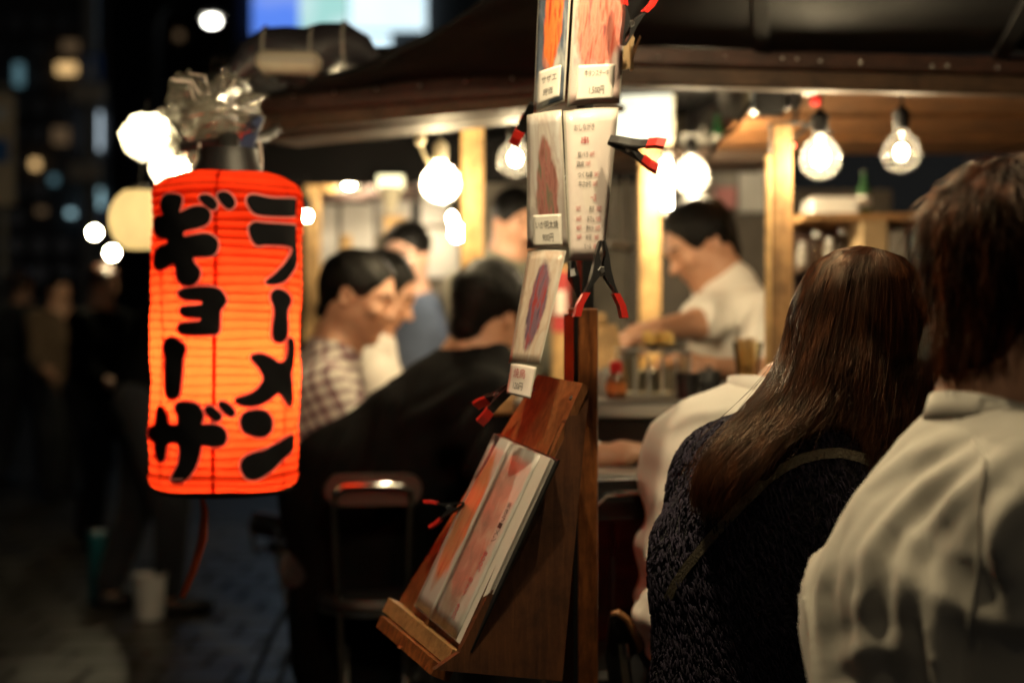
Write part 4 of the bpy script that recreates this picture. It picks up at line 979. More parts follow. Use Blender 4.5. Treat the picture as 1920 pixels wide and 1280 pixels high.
def food_mat(name, bgs, foods, ell, rough=.22, seed=0, streak=(1, 3), bands=None):
    """photo print: noisy food blob over mottled ground, glossy laminate"""
    m, n, l, b = newmat(name)
    uv = n.new('ShaderNodeUVMap')
    mp = n.new('ShaderNodeMapping'); mp.vector_type = 'TEXTURE'; l.new(uv.outputs[0], mp.inputs[0])
    mp.inputs['Location'].default_value = (ell[0], ell[1], 0); mp.inputs['Rotation'].default_value = (0, 0, ell[4]); mp.inputs['Scale'].default_value = (ell[2], ell[3], 1)
    nz = n.new('ShaderNodeTexNoise'); nz.inputs['Scale'].default_value = 5; nz.inputs['Detail'].default_value = 5; l.new(uv.outputs[0], nz.inputs[0])
    ln = n.new('ShaderNodeVectorMath'); ln.operation = 'LENGTH'; l.new(mp.outputs[0], ln.inputs[0])
    ad = n.new('ShaderNodeMath'); ad.operation = 'MULTIPLY_ADD'; ad.inputs[1].default_value = .7; l.new(nz.outputs[0], ad.inputs[0]); l.new(ln.outputs['Value'], ad.inputs[2])
    mk = n.new('ShaderNodeMapRange'); mk.inputs[1].default_value = 1.22; mk.inputs[2].default_value = 1.42; mk.inputs[3].default_value = 1; mk.inputs[4].default_value = 0; l.new(ad.outputs[0], mk.inputs[0])
    def nramp(cols, scale, sx):
        m2 = n.new('ShaderNodeMapping'); m2.inputs['Scale'].default_value = (sx[0], sx[1], 1); m2.inputs['Location'].default_value = (seed * 3.1, seed * 1.7, seed); m2.inputs['Rotation'].default_value = (0, 0, ell[4]); l.new(uv.outputs[0], m2.inputs[0])
        z = n.new('ShaderNodeTexNoise'); z.inputs['Scale'].default_value = scale; z.inputs['Detail'].default_value = 6; z.inputs['Distortion'].default_value = .8; l.new(m2.outputs[0], z.inputs[0])
        r = n.new('ShaderNodeValToRGB'); e = r.color_ramp.elements
        for i, c_ in enumerate(cols):
            pos = .33 + .34 * i / max(1, len(cols) - 1)
            if i < 2: e[i].position = pos; e[i].color = (*c_, 1)
            else: q = e.new(pos); q.color = (*c_, 1)
        l.new(z.outputs[0], r.inputs[0]); return r
    f = nramp(foods, 4, (streak[1], streak[0])); g_ = nramp(bgs, 2.2, (1, 1))
    mx = n.new('ShaderNodeMix'); mx.data_type = 'RGBA'; l.new(mk.outputs[0], mx.inputs[0]); l.new(g_.outputs[0], mx.inputs[6]); l.new(f.outputs[0], mx.inputs[7])
    l.new(mx.outputs[2], b.inputs['Base Color']); b.inputs['Roughness'].default_value = rough; b.inputs['Coat Weight'].default_value = .35; b.inputs['Coat Roughness'].default_value = .12
    return m
lam = mat('laminate_edge', (.62, .58, .5), .25)
def card(label, pts, material, tagrect=None, lines=(), bulge=.004, curl=0, nm='menu_card', edge=True):
    cd = Card(*pts, bulge=bulge, curl=curl)
    t = thing(nm, label, 'menu card', cd.at(.5, 1), 'laminated menu cards on the post')
    cd.patch('sheet', lam, t); ph = cd.patch('print', material, t, .035, .965, .012, .988, .0006, .0004)
    host = ph; U = lambda a: a; W_ = lambda a: a
    if tagrect:
        u0, u1, v0, v1 = tagrect; host = cd.patch('price_tag', M['paper'], t, u0, u1, v0, v1, .0014, .0006)
    for (s2, a0, a1, b0, b1, mm) in lines: cd.text(s2, a0, a1, b0, b1, M[mm], host, .002)
    return t, cd
fA = food_mat('roast_print', [(.05, .07, .09), (.10, .12, .16), (.45, .45, .42)], [(.40, .05, .02), (.75, .20, .05), (.60, .09, .04)], (.55, .62, .30, .42, -.35), seed=1)
fB = food_mat('beef_print', [(.55, .40, .38), (.70, .55, .50), (.35, .22, .24)], [(.55, .10, .07), (.70, .25, .18), (.33, .10, .09)], (.5, .62, .50, .40, 0), seed=2)
fC = food_mat('squid_print', [(.55, .54, .52), (.42, .36, .33), (.62, .58, .52)], [(.22, .10, .08), (.36, .15, .13), (.14, .15, .10)], (.55, .42, .30, .40, .1), seed=3)
fE = food_mat('skewer_print', [(.62, .52, .42), (.50, .38, .30), (.60, .55, .48)], [(.09, .06, .09), (.20, .12, .16), (.32, .05, .05)], (.55, .52, .26, .42, -.12), seed=4)
fF = food_mat('list_print', [(.78, .70, .64), (.74, .64, .60)], [(.8, .72, .66), (.78, .7, .62)], (.5, .5, .2, .2, 0), seed=5)
card('menu card with orange roast on a dark plate, highest on the post', ((1012, -75, 2.165), (1074, -80, 2.13), (1058, 190, 2.13), (1000, 214, 2.16)), fA, (.16, .86, .74, .955), (('サザエ', .28, .75, .785, .835, 'ink_text'), ('時価', .36, .66, .87, .92, 'ink_text')))
card('menu card with red beef steak and large white price tag', ((1080, -70, 2.125), (1180, -70, 2.16), (1162, 194, 2.16), (1064, 200, 2.125)), fB, (.14, .84, .72, .965), (('牛タンステーキ', .26, .72, .755, .805, 'ink_text'), ('1,500円', .36, .64, .87, .93, 'ink_text')), bulge=.006)
card('pale grey menu card with dark grilled food, left of the price list', ((988, 216, 2.16), (1052, 206, 2.13), (1066, 464, 2.13), (988, 466, 2.155)), fC, (.17, .88, .755, .985), (('いか明太焼', .25, .80, .80, .86, 'ink_text'), ('900円', .42, .68, .895, .955, 'ink_text')), bulge=.003)
tD, cdD = card('long tapering white price list printed in black and red', ((1056, 208, 2.13), (1160, 202, 2.16), (1132, 492, 2.15), (1068, 488, 2.12)), fF, None,
     [('おしながき', .16, .52, .10, .145, 'ink_text'), ('串', .28, .42, .185, .235, 'red_ink'), ('豚バラ', .22, .42, .285, .325, 'ink_text'), ('150円', .45, .54, .288, .322, 'red_ink'), ('鶏皮', .20, .34, .345, .385, 'ink_text'), ('150円', .37, .47, .348, .382, 'red_ink'),
      ('つくね串', .22, .52, .415, .455, 'ink_text'), ('200円', .56, .66, .418, .452, 'red_ink'), ('牛さがり', .24, .50, .475, .52, 'ink_text'), ('300円', .54, .64, .48, .515, 'red_ink'), ('一品', .50, .64, .565, .61, 'red_ink'),
      ('200円', .18, .28, .64, .675, 'red_ink'), ('枝豆', .48, .60, .64, .68, 'ink_text'), ('300円', .66, .78, .64, .675, 'red_ink'), ('おでん', .44, .62, .705, .745, 'ink_text'), ('150円', .66, .78, .708, .742, 'red_ink'), ('300円', .18, .30, .708, .742, 'red_ink'),
      ('酢モツ', .42, .60, .765, .805, 'ink_text'), ('350円', .66, .78, .768, .802, 'red_ink'), ('400円', .18, .30, .768, .802, 'red_ink'), ('冷奴', .40, .56, .825, .865, 'ink_text'), ('300円', .64, .76, .828, .862, 'red_ink'), ('300円', .18, .30, .828, .862, 'red_ink'),
      ('ビール', .38, .56, .885, .92, 'ink_text'), ('600円', .62, .76, .885, .92, 'red_ink')], bulge=.007)
card('narrow slanting menu card with a dark skewer, above the easel', ((990, 470, 2.16), (1062, 470, 2.13), (1012, 684, 2.08), (954, 680, 2.11)), fE, bulge=.003)
card('small white price slip clipped at the top of the easel', ((958, 682, 2.105), (1006, 688, 2.075), (994, 748, 2.06), (949, 738, 2.09)), fF, None, (('焼鳥', .25, .72, .15, .45, 'red_ink'), ('120円', .30, .68, .58, .82, 'ink_text')), nm='price_slip')
# spring clamps
def clamp(label, jaw, axis, spread, s=1.0, w=.020, open_=.26):
    jaw = Vector(jaw); ax = Vector(axis).normalized(); sp2 = Vector(spread); sp2 = (sp2 - ax * sp2.dot(ax)).normalized(); nn = ax.cross(sp2)
    t = thing('spring_clamp', label, 'clamp', jaw, 'red handled spring clamps on the menu post')
    for sg in (-1, 1):
        pr = [(0, .002), (.018, .007), (.042, .011), (.06, .016), (.078, .024)]; gp = [(.072, .0205), (.088, .029), (.105, .033)]
        def plate(pf, th, ww, nm, m_):
            up = [jaw + ax * a * s + sp2 * sg * (b_ + th / 2) * s for a, b_ in pf]; dn = [jaw + ax * a * s + sp2 * sg * (b_ - th / 2) * s for a, b_ in reversed(pf)]
            return MB().prism([p - nn * ww / 2 * s for p in up + dn], nn * ww * s).build(nm, m_, t)
        h_ = plate(pr, .004, w, 'handle', M['blackmetal']); plate(gp, .009, w * 1.12, 'grip', M['red_grip'])
        for q in (-1, 1):   # folded side flanges give the pressed-steel channel look
            MB().prism([jaw + ax * a * s + sp2 * sg * b_ * s + nn * q * w * .48 * s for a, b_ in ((.014, .006), (.06, .016), (.076, .023), (.05, .004), (.03, .002))], nn * .0015).build('flange', M['blackmetal'], h_)
        MB().box(jaw + ax * .004 * s + sp2 * sg * .003 * s, (.008 * s, .003 * s, w * s), Matrix((ax, sp2, nn)).transposed(), .001).build('jaw_pad', M['red_grip'] if False else M['black'], t)
    pv = jaw + ax * .042 * s
    MB().tube([pv + nn * (-.011 + .022 * k / 40) * s + (ax * math.cos(k * .9) + sp2 * math.sin(k * .9)) * .006 * s for k in range(41)], .0009, 5).build('spring', M['steel'], t)
    MB().tube([pv - nn * .013 * s, pv + nn * .013 * s], .003 * s, 8).build('pin', M['steel'], t)
    return t
clamp('spring clamp gripping the foot of the price list, handles down', P(1128, 452, 2.075), (-.02, -.03, -1), (1, .12, 0), 1.06)
clamp('spring clamp biting the edge of the price list, handle outward', P(1142, 262, 2.12), (.93, -.1, -.32), (.35, -.75, .5), .78)
clamp('spring clamp with raised handles above the beef card', P(1168, 85, 2.13), (.30, -.1, .95), (1, .25, -.3), .78)
clamp('spring clamp at the far edge of the roast card', P(1001, 196, 2.24), (-.28, .72, -.42), (.45, .0, .9), .72)
clamp('spring clamp pinning the price slip to the easel edge', P(962, 722, 2.19), (-.75, .25, -.62), (-.3, .75, .3), .70)
clamp('spring clamp holding the open menu book on its easel', P(872, 944, 2.23), (-.9, .25, -.28), (.1, .15, 1), .62)
# torn cardboard wedge
t = thing('cardboard_scrap', 'folded torn cardboard wedge stuck beside the beef card', 'cardboard', P(1178, 130, 2.17))
MB().prism([P(1166, 92, 2.17), P(1180, 58, 2.17), P(1190, 72, 2.18), P(1180, 128, 2.18), P(1167, 132, 2.17)], (0, .004, 0)).build('flap', M['card_bd'], t)
MB().prism([P(1183, 66, 2.165), P(1187, 56, 2.165), P(1188, 130, 2.17), P(1182, 131, 2.17)], (0, .012, 0)).build('flap', M['card_bd'], t)
MB().prism([P(1186, 96, 2.16), P(1200, 66, 2.15), P(1202, 70, 2.15), P(1187, 112, 2.16)], (0, .012, 0)).build('flap', M['card_bd'], t)
# black strap hanging from the clamp
o = MB().tube([P(1072, 492, 2.14), P(1075, 520, 2.13), P(1086, 555, 2.13), P(1078, 520, 2.15)], [.006, .010, .004, .006], 8).build('tie_strap', M['black'], None, True); tag(o, 'black strap looped below the price list on the post', 'strap')

# ------------------------------------------------------------------ easel with menu book
up_ = V(.421, .075, .904).normalized(); wv = V(.401, -.909, -.112).normalized(); nb = V(-.813, -.41, .413).normalized()
TL = V(-.029, 2.248, CAMH - .145); C0 = V(-.0495, 2.1415, CAMH - .29075)
bp0 = C0 - nb * .0125
ez = thing('menu_easel', 'varnished wooden wedge easel fixed against the post', 'easel', (pc.x - .05, 2.15, P(0, 1270, 2.1).z))
q = [ray_plane(x, y, bp0, nb) for x, y in ((1008, 702), (1093, 718), (868, 1222), (748, 1126))]
MB().prism(q, -nb * .013).build('back_board', M['wood_red'], ez)
nS = V(wv.x, wv.y, 0).normalized(); ps = q[1] - nS * .004
sp3 = [ray_plane(x, y, ps, nS) for x, y in ((1099, 724), (1060, 790), (1054, 1276), (815, 1255), (862, 1222))]
sp3[0] = sp3[0] - nb * .006
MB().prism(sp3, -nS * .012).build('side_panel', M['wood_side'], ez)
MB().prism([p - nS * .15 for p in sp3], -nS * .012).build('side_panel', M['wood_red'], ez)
e0 = q[3] + wv * .006; e1 = q[2] + wv * .010
lw = .022
lp = [e0 + nb * .0, e0 + nb * lw, e1 + nb * lw, e1 + nb * .0]
MB().prism(lp, -up_ * .024).build('ledge', M['wood_pale_end'], ez)
MB().prism([e0 + nb * .004 - up_ * .026 + wv * .03, e0 + nb * .034 - up_ * .026 + wv * .03, e1 + nb * .034 - up_ * .026 - wv * .004, e1 + nb * .004 - up_ * .026 - wv * .004], -up_ * .02).build('ledge_block', M['wood_post'], ez)
for (a_, b_) in ((.12, .06), (.9, .06), (.12, .40)): 
    sc_p = q[0].lerp(q[1], a_).lerp(q[3].lerp(q[2], a_), b_); MB().lathe(sc_p - nb * .001, [(.004, 0), (.004, .0018), (.0025, .0024), (.001, .0016)], 10, nb).build('screw', M['steel'], ez, True)
bk = thing('menu_book', 'open picture menu book in clear pages leaning on the easel', 'menu book', C0 - up_ * .1485)
def bpt(u, v, n_): return C0 + wv * .21 * (u - .5) + up_ * .297 * (v - .5) + nb * n_
MB().prism([bpt(-.01, -.005, -.0115), bpt(1.05, -.005, -.0115), bpt(1.05, 1.01, -.0115), bpt(-.01, 1.01, -.0115)], nb * .003).build('cover', M['black'], bk)
for k in range(3):
    s2 = .004 * rnd.random()
    MB().prism([bpt(0, .0, -.0084 + k * .0028), bpt(1.0 + s2, .0, -.0084 + k * .0028), bpt(1.0 + s2, 1 - s2, -.0084 + k * .0028), bpt(0, 1 - s2, -.0084 + k * .0028)], nb * .0021).build('page', M['paper'], bk)
class Flat(Card):
    def __init__(s): s.n = nb
    def at(s, u, v, lift=0): return bpt(u, 1 - v, .0002 + lift)
fl = Flat()
m1 = food_mat('book_left_print', [(.66, .62, .58), (.72, .67, .63), (.60, .56, .53)], [(.70, .22, .10), (.62, .34, .18), (.50, .14, .08)], (.5, .55, .40, .40, 0), seed=6, rough=.18)
m2 = food_mat('book_right_print', [(.62, .59, .54), (.68, .64, .60), (.52, .50, .45)], [(.34, .28, .24), (.44, .32, .27), (.50, .44, .36)], (.35, .5, .38, .50, 0), seed=8, rough=.18, streak=(2, 1))
pgL = fl.patch('photo_page', m1, bk, .02, .34, .01, .99, .0006, .0004); pgR = fl.patch('photo_page', m2, bk, .36, .86, .01, .99, .0006, .0004)
fl.patch('clear_sleeve', lam, bk, .345, .355, .0, 1, .0012, .0004)
for (s2, a0, a1, b0, b1, mm) in (('焼きラーメン', .72, .78, .28, .50, 'ink_text'), ('800円', .70, .76, .55, .66, 'red_ink'), ('明太子', .66, .72, .70, .80, 'red_ink'), ('600円', .66, .71, .84, .93, 'red_ink')):
    # vertical setting: one character per row
    n_ = len(s2)
    for i, ch in enumerate(s2): fl.text(ch, a0, a1, b0 + (b1 - b0) * i / n_, b0 + (b1 - b0) * (i + .85) / n_, M[mm], pgR, .0012)

# ------------------------------------------------------------------ chairs
def folding_chair(label, c, yaw=0.0, s=1.0, backw=.225):
    """c: centre of backrest"""
    c = Vector(c); t = thing('folding_chair', label, 'chair', (c.x, c.y + .1, 0), 'folding chairs around the stall')
    R = Matrix.Rotation(yaw, 3, 'Z')
    def L(x, y, z): return c + R @ V(x, y, z)
    hw = backw / 2; zc2 = c.z
    n = 20; prof_ = []
    hh = .037
    for k in range(n):
        a = 2 * math.pi * k / n; cx = (hw - hh) * (1 if math.cos(a) > 0 else -1)
        prof_.append(L(cx + hh * math.cos(a), -.004 + .0, hh * math.sin(a)))
    MB().prism(prof_, R @ V(0, .022, 0)).build('backrest', mat('dark_brown_vinyl', (.055, .04, .036), .38), t)
    fx = hw - .025
    MB().tube([L(-fx, -.012, -.03), L(-fx, -.02, -.005), L(-fx + .02, -.022, .012), L(0, -.022, .014), L(fx - .02, -.022, .012), L(fx, -.02, -.005), L(fx, -.012, -.03)], .006, 8).build('back_tube', M['chrome'], t, True)
    seat = .50
    for q in (-1, 1):
        MB().tube([L(q * fx, -.012, -.03), L(q * fx * .98, .0, -.09), L(q * fx * .92, .06, seat - zc2), L(q * fx * .9, .17, .02 - zc2)], .0085, 8).build('leg', M['chrome'], t, True)
        MB().tube([L(q * fx * .8, .22, seat - .02 - zc2), L(q * fx * .8, .05, .22 - zc2), L(q * fx * .8, -.05, .02 - zc2)], .0085, 8).build('leg', M['chrome'], t, True)
    MB().tube([L(-fx * .9, .15, .16 - zc2), L(fx * .9, .15, .16 - zc2)], .006, 8).build('stretcher', M['chrome'], t, True)
    MB().lathe(L(0, .15, seat - zc2), [(.10, -.02), (.135, -.014), (.14, 0), (.13, .014), (.05, .02), (.001, .02)], 28).build('seat', M['black'], t, True)
    MB().lathe(L(0, .15, seat - .022 - zc2), [(.142, 0), (.142, .01), (.138, .012)], 28).build('seat_rim', M['chrome'], t, True)
    return t
folding_chair('empty folding chair with small brown backrest behind the black coat', P(700, 918, 3.30), .05)
folding_chair('folding chair standing in the dark beyond the small brown backrest', P(505, 985, 4.3), -.9)
ch = folding_chair('black folding chair with chrome tube beneath the steel shelf', P(1195, 935, 2.60), .25)
for o in ch.children:
    if o.name.startswith('backrest'): o.data.materials[0] = M['black']
# curved chair back near the woman
t = thing('bentwood_chair', 'black chair with tan curved back rim beside the navy jacket', 'chair', V(P(1215, 640, 2.42).x, 2.5, 0))
arc = [P(1146, 1150, 2.40), P(1158, 1147, 2.40), P(1175, 1160, 2.41), P(1195, 1200, 2.43), P(1212, 1255, 2.45), P(1226, 1330, 2.48)]
MB().tube(arc, [.004, .0055, .006, .006, .006, .006], 8).build('back_rim', mat('tan_rim', (.42, .20, .08), .4), t, True)
bk2 = [P(1144, 1156, 2.41), P(1160, 1152, 2.41), P(1176, 1166, 2.42), P(1195, 1206, 2.44), P(1212, 1260, 2.46), P(1226, 1330, 2.49), P(1150, 1330, 2.44), P(1134, 1230, 2.42)]
MB().prism(bk2, (0, .018, 0)).build('backrest', M['black'], t)
MB().tube([P(1168, 1205, 2.38), P(1172, 1240, 2.38), P(1180, 1300, 2.39), V(P(1195, 640, 2.42).x, 2.42, .02)], .009, 8).build('leg', M['chrome'], t, True)
MB().box(V(P(1240, 640, 2.6).x, 2.62, .45), (.36, .34, .035), Matrix.Rotation(.3, 3, 'Z'), .012).build('seat', M['black'], t)
for dx, dy in ((.13, .13), (.14, -.12), (-.13, .14)): MB().tube([V(P(1240, 640, 2.6).x + dx, 2.62 + dy, .44), V(P(1240, 640, 2.6).x + dx * 1.1, 2.62 + dy * 1.1, .01)], .009, 8).build('leg', M['chrome'], t, True)
# pavement odds and ends
Zb = CAMH * FPX / (1165 - 640)
c = P(280, 1165, Zb); c.z = .012
t = thing('white_bucket', 'small white plastic bucket standing on the dark paving', 'bucket', c)
MB().lathe(c, [(.052, 0), (.056, .004), (.066, .17), (.069, .172), (.069, .18), (.062, .18), (.05, .006), (.001, .006)], 24).build('body', M['white_pl'], t, True)
MB().tube([c + V(.066 * math.cos(a), -.02, .172 - .05 * math.sin(a)) for a in [math.pi * k / 10 for k in range(11)]], .003, 6).build('handle', M['steel'], t, True)
Zb = CAMH * FPX / (1135 - 640); c = P(183, 1135, Zb); c.z = .012
t = thing('teal_crate', 'narrow teal plastic bin beside the black trousers', 'bin', c)
MB().lathe(c, [(.032, 0), (.035, .005), (.04, .27), (.043, .275), (.043, .29), (.036, .29), (.03, .01), (.001, .01)], 16).build('body', mat('teal_plastic', (.02, .16, .20), .4), t, True)
MB().lathe(c + V(0, 0, .29), [(.044, 0), (.043, .014), (.01, .02), (.001, .02)], 16).build('lid', bpy.data.materials['teal_plastic'], t, True)
o = MB().tube([P(378, 925, LZ + .02), P(384, 960, LZ + .02), P(380, 1010, LZ + .03), P(362, 1070, LZ + .03), P(342, 1118, LZ + .04)], [.004, .007, .008, .007, .005], 8).build('lantern_tassel', mat('orange_cord', (.75, .13, .04), .6), lan, True)
# ------------------------------------------------------------------ people
def cloth(name, c1, c2=None, rough=.85, scale=10, bump=.035, bscale=420):
    m = mat(name, c1, rough, c2, scale=scale, bump=bump, bscale=bscale, spec=.2); b = m.node_tree.nodes['Principled BSDF']
    b.inputs['Sheen Weight'].default_value = .15; b.inputs['Sheen Roughness'].default_value = .5
    return m
M['white_shirt'] = cloth('white_cotton', (.80, .76, .70), (.74, .70, .64))
M['grey_shirt'] = cloth('off_white_jersey', (.56, .53, .47), (.50, .47, .41))
M['black_coat'] = mat('black_wool', (.0035, .0035, .0038), .92, (.0022, .0022, .0025), spec=.08)
M['dark_trouser'] = cloth('dark_trousers', (.02, .02, .024), (.014, .014, .017))
def knit():
    m, n, l, b = newmat('navy_boucle_knit')
    tc = n.new('ShaderNodeTexCoord'); mp = n.new('ShaderNodeMapping'); l.new(tc.outputs['Object'], mp.inputs[0]); mp.inputs['Rotation'].default_value = (.3, .5, .7)
    wa = n.new('ShaderNodeTexNoise'); wa.inputs['Scale'].default_value = 26; wa.inputs['Detail'].default_value = 2; l.new(mp.outputs[0], wa.inputs[0])
    mxv = n.new('ShaderNodeMix'); mxv.data_type = 'RGBA'; mxv.blend_type = 'LINEAR_LIGHT'; mxv.inputs[0].default_value = .02; l.new(mp.outputs[0], mxv.inputs[6]); l.new(wa.outputs['Color'], mxv.inputs[7])
    m2 = n.new('ShaderNodeMapping'); m2.inputs['Scale'].default_value = (1, 1, 1.9); l.new(mxv.outputs[2], m2.inputs[0])
    vo = n.new('ShaderNodeTexVoronoi'); vo.inputs['Scale'].default_value = 78; vo.inputs['Randomness'].default_value = .75; l.new(m2.outputs[0], vo.inputs[0])
    nz = n.new('ShaderNodeTexNoise'); nz.inputs['Scale'].default_value = 380; nz.inputs['Detail'].default_value = 3; l.new(mp.outputs[0], nz.inputs[0])
    ad = n.new('ShaderNodeMath'); ad.operation = 'MULTIPLY_ADD'; ad.inputs[1].default_value = -1.0; l.new(vo.outputs['Distance'], ad.inputs[0])
    n3 = n.new('ShaderNodeMath'); n3.operation = 'MULTIPLY'; n3.inputs[1].default_value = .35; l.new(nz.outputs[0], n3.inputs[0]); l.new(n3.outputs[0], ad.inputs[2])
    bp = n.new('ShaderNodeBump'); bp.inputs['Strength'].default_value = 1.0; bp.inputs['Distance'].default_value = .009; l.new(ad.outputs[0], bp.inputs['Height']); l.new(bp.outputs[0], b.inputs['Normal'])
    rp = n.new('ShaderNodeValToRGB'); rp.color_ramp.elements[0].color = (.030, .024, .042, 1); rp.color_ramp.elements[1].color = (.010, .009, .014, 1); rp.color_ramp.elements[0].position = .1; rp.color_ramp.elements[1].position = .65
    l.new(vo.outputs['Distance'], rp.inputs[0]); l.new(rp.outputs[0], b.inputs['Base Color']); b.inputs['Roughness'].default_value = .85; b.inputs['Specular IOR Level'].default_value = .25
    b.inputs['Sheen Weight'].default_value = .12
    return m
M['knit'] = knit()
def plaid():
    m, n, l, b = newmat('plaid_cotton')
    tc = n.new('ShaderNodeTexCoord'); mp = n.new('ShaderNodeMapping'); mp.inputs['Rotation'].default_value = (.15, .35, .5); l.new(tc.outputs['Object'], mp.inputs[0])
    sx = n.new('ShaderNodeSeparateXYZ'); l.new(mp.outputs[0], sx.inputs[0])
    prev = None
    for ax in (0, 2):
        mm = n.new('ShaderNodeMath'); mm.operation = 'MULTIPLY'; mm.inputs[1].default_value = 190; l.new(sx.outputs[ax], mm.inputs[0])
        sn = n.new('ShaderNodeMath'); sn.operation = 'SINE'; l.new(mm.outputs[0], sn.inputs[0])
        gt = n.new('ShaderNodeMapRange'); gt.inputs[1].default_value = .2; gt.inputs[2].default_value = .5; l.new(sn.outputs[0], gt.inputs[0])
        if prev:
            a_ = n.new('ShaderNodeMath'); a_.operation = 'ADD'; l.new(prev.outputs[0], a_.inputs[0]); l.new(gt.outputs[0], a_.inputs[1]); prev = a_
        else: prev = gt
    hv = n.new('ShaderNodeMath'); hv.operation = 'MULTIPLY'; hv.inputs[1].default_value = .5; l.new(prev.outputs[0], hv.inputs[0])
    rp = n.new('ShaderNodeValToRGB'); e = rp.color_ramp.elements; e[0].color = (.62, .58, .52, 1); e[1].color = (.10, .035, .05, 1); q = e.new(.5); q.color = (.30, .22, .22, 1)
    l.new(hv.outputs[0], rp.inputs[0]); l.new(rp.outputs[0], b.inputs['Base Color']); b.inputs['Roughness'].default_value = .85
    return m
M['plaid'] = plaid()

from mathutils.bvhtree import BVHTree
def add_folds(o, lines, amp=.008, wid=.012):
    """push cloth out along crease lines (photo pixels projected on the cloth itself) with a trough beside each"""
    off = WLOC[o.name]; me = o.data; nv = len(me.vertices)
    tr_ = BVHTree.FromPolygons([tuple(v.co + off) for v in me.vertices], [tuple(p.vertices) for p in me.polygons])
    co = np.empty(nv * 3, np.float32); me.vertices.foreach_get('co', co); co = co.reshape(-1, 3) + np.array(off)
    no = np.empty(nv * 3, np.float32); me.vertices.foreach_get('normal', no); no = no.reshape(-1, 3)
    tot = np.zeros(nv)
    for li, ln in enumerate(lines):
        pts = []
        for i in range(len(ln) - 1):
            for k in range(10):
                t = k / 10; px = ln[i][0] * (1 - t) + ln[i + 1][0] * t; py = ln[i][1] * (1 - t) + ln[i + 1][1] * t
                d = (P(px, py, 1.0) - V(0, 0, CAMH)).normalized(); h = tr_.ray_cast(V(0, 0, CAMH), d)
                if h[0] is not None: pts.append(h[0])
        if len(pts) < 4: continue
        pa = np.array(pts); tt = np.linspace(0, 1, len(pa))
        D = np.linalg.norm(co[:, None, :] - pa[None], axis=2); j = D.argmin(1); d = D[np.arange(nv), j]
        env = np.sin(np.pi * np.clip(tt[j] * .9 + .05, 0, 1)) ** .6
        a = amp * (.7 + .6 * ((li * 37) % 10) / 10)
        tot += a * env * (np.exp(-(d / wid) ** 2) - .55 * np.exp(-((d - wid * 1.9) / (wid * .9)) ** 2))
    co = co + no * tot[:, None] - np.array(off)
    me.vertices.foreach_set('co', co.astype(np.float32).ravel()); me.update()
def person(label, loc, group=None): return thing('person', label, 'person', loc, group)
def seated_legs(S, pel, f, r=.085, seat=.5):
    """pelvis to knees to ankles for a seated figure (pel is pelvis point, f facing)"""
    f = V(f[0], f[1], 0).normalized(); s2 = V(f.y, -f.x, 0)
    for q in (-1, 1):
        h = Vector(pel) + s2 * .09 * q; kn = h + f * .40 + s2 * .05 * q + V(0, 0, .0); an = kn + f * .02 + V(0, 0, -(kn.z - .09))
        S.chain([h, kn, an], [r, r * .72, r * .5]); S.cone(an, r * .45, an + f * .14 + V(0, 0, -.04), r * .42)
def tri(*a): return [Vector(x) for x in a]

# ---- woman in navy knit, long hair
HW = Head(P(1650, 645, 2.0), (.94, .34, -.16), (0.04, 0, 1), .205)
pw = person('person in navy textured jacket with long brown hair, seated at counter', (P(1450, 640, 2.0).x, 2.0, 0))
fw = V(.72, .69, 0).normalized(); sw = V(fw.y, -fw.x, 0)        # facing, her right
neck = P(1585, 800, 2.0); chest = P(1480, 960, 2.02); waist = P(1440, 1230, 2.05); pel = V(waist.x + .0, 2.04, .55)
shL = P(1372, 905, 2.14); shR = P(1640, 965, 1.92)
S = SDF(.008, .03); HW.skin(S, neck, .05)
S.cone(neck, .06, chest, .1, flat=(tuple(sw), 1.35)); S.cone(chest, .105, pel, .11, flat=(tuple(sw), 1.3))
elL = P(1318, 1200, 2.22); haL = elL + fw * .2 + sw * .06 + V(0, 0, .06); elR = P(1640, 1190, 1.86); haR = elR + fw * .24 - sw * .03 + V(0, 0, .05)
for a, b_, c_ in ((shL, elL, haL), (shR, elR, haR)): S.chain([a, b_, c_], [.045, .036, .026], k=.02)
add_hand(S, haL, fw + V(0, 0, -.1), (0, 0, 1), .92, .5, 1); add_hand(S, haR, fw + V(0, 0, -.1), (0, 0, 1), .92, .5, -1)
sdf_obj('body', S, M['skin_pale'], pw)
S = SDF(.007, .045)
nb_ = P(1560, 845, 1.98)
S.cone(nb_, .066, P(1500, 920, 2.0), .105, flat=(tuple(sw), 1.35)); S.cone(P(1500, 920, 2.0), .115, P(1440, 1060, 2.03), .135, flat=(tuple(sw), 1.28)); S.cone(P(1440, 1060, 2.03), .135, P(1425, 1400, 2.05), .135, flat=(tuple(sw), 1.25))
S.chain([P(1520, 865, 2.0), shL, elL, haL - fw * .03], [.07, .078, .068, .045]); S.chain([P(1560, 880, 1.98), shR, elR, haR - fw * .03], [.066, .07, .066, .045])
S.cone(P(1545, 872, 1.93), .082, P(1450, 960, 1.97), .10); S.cut(V(0, 0, .50), (0, 0, -1)); S.disp = wob(.006, 22, 4)
S.cone(neck + V(0, 0, .05), .056, neck + V(0, 0, -.02), .05, sub=True, k=.01)
jk = sdf_obj('jacket', S, M['knit'], pw)
S = SDF(.014, .03); S.ell((pel.x, pel.y, .54), (.17, .15, .11)); seated_legs(S, V(pel.x, pel.y, .56), fw); sdf_obj('trousers', S, M['dark_trouser'], pw)
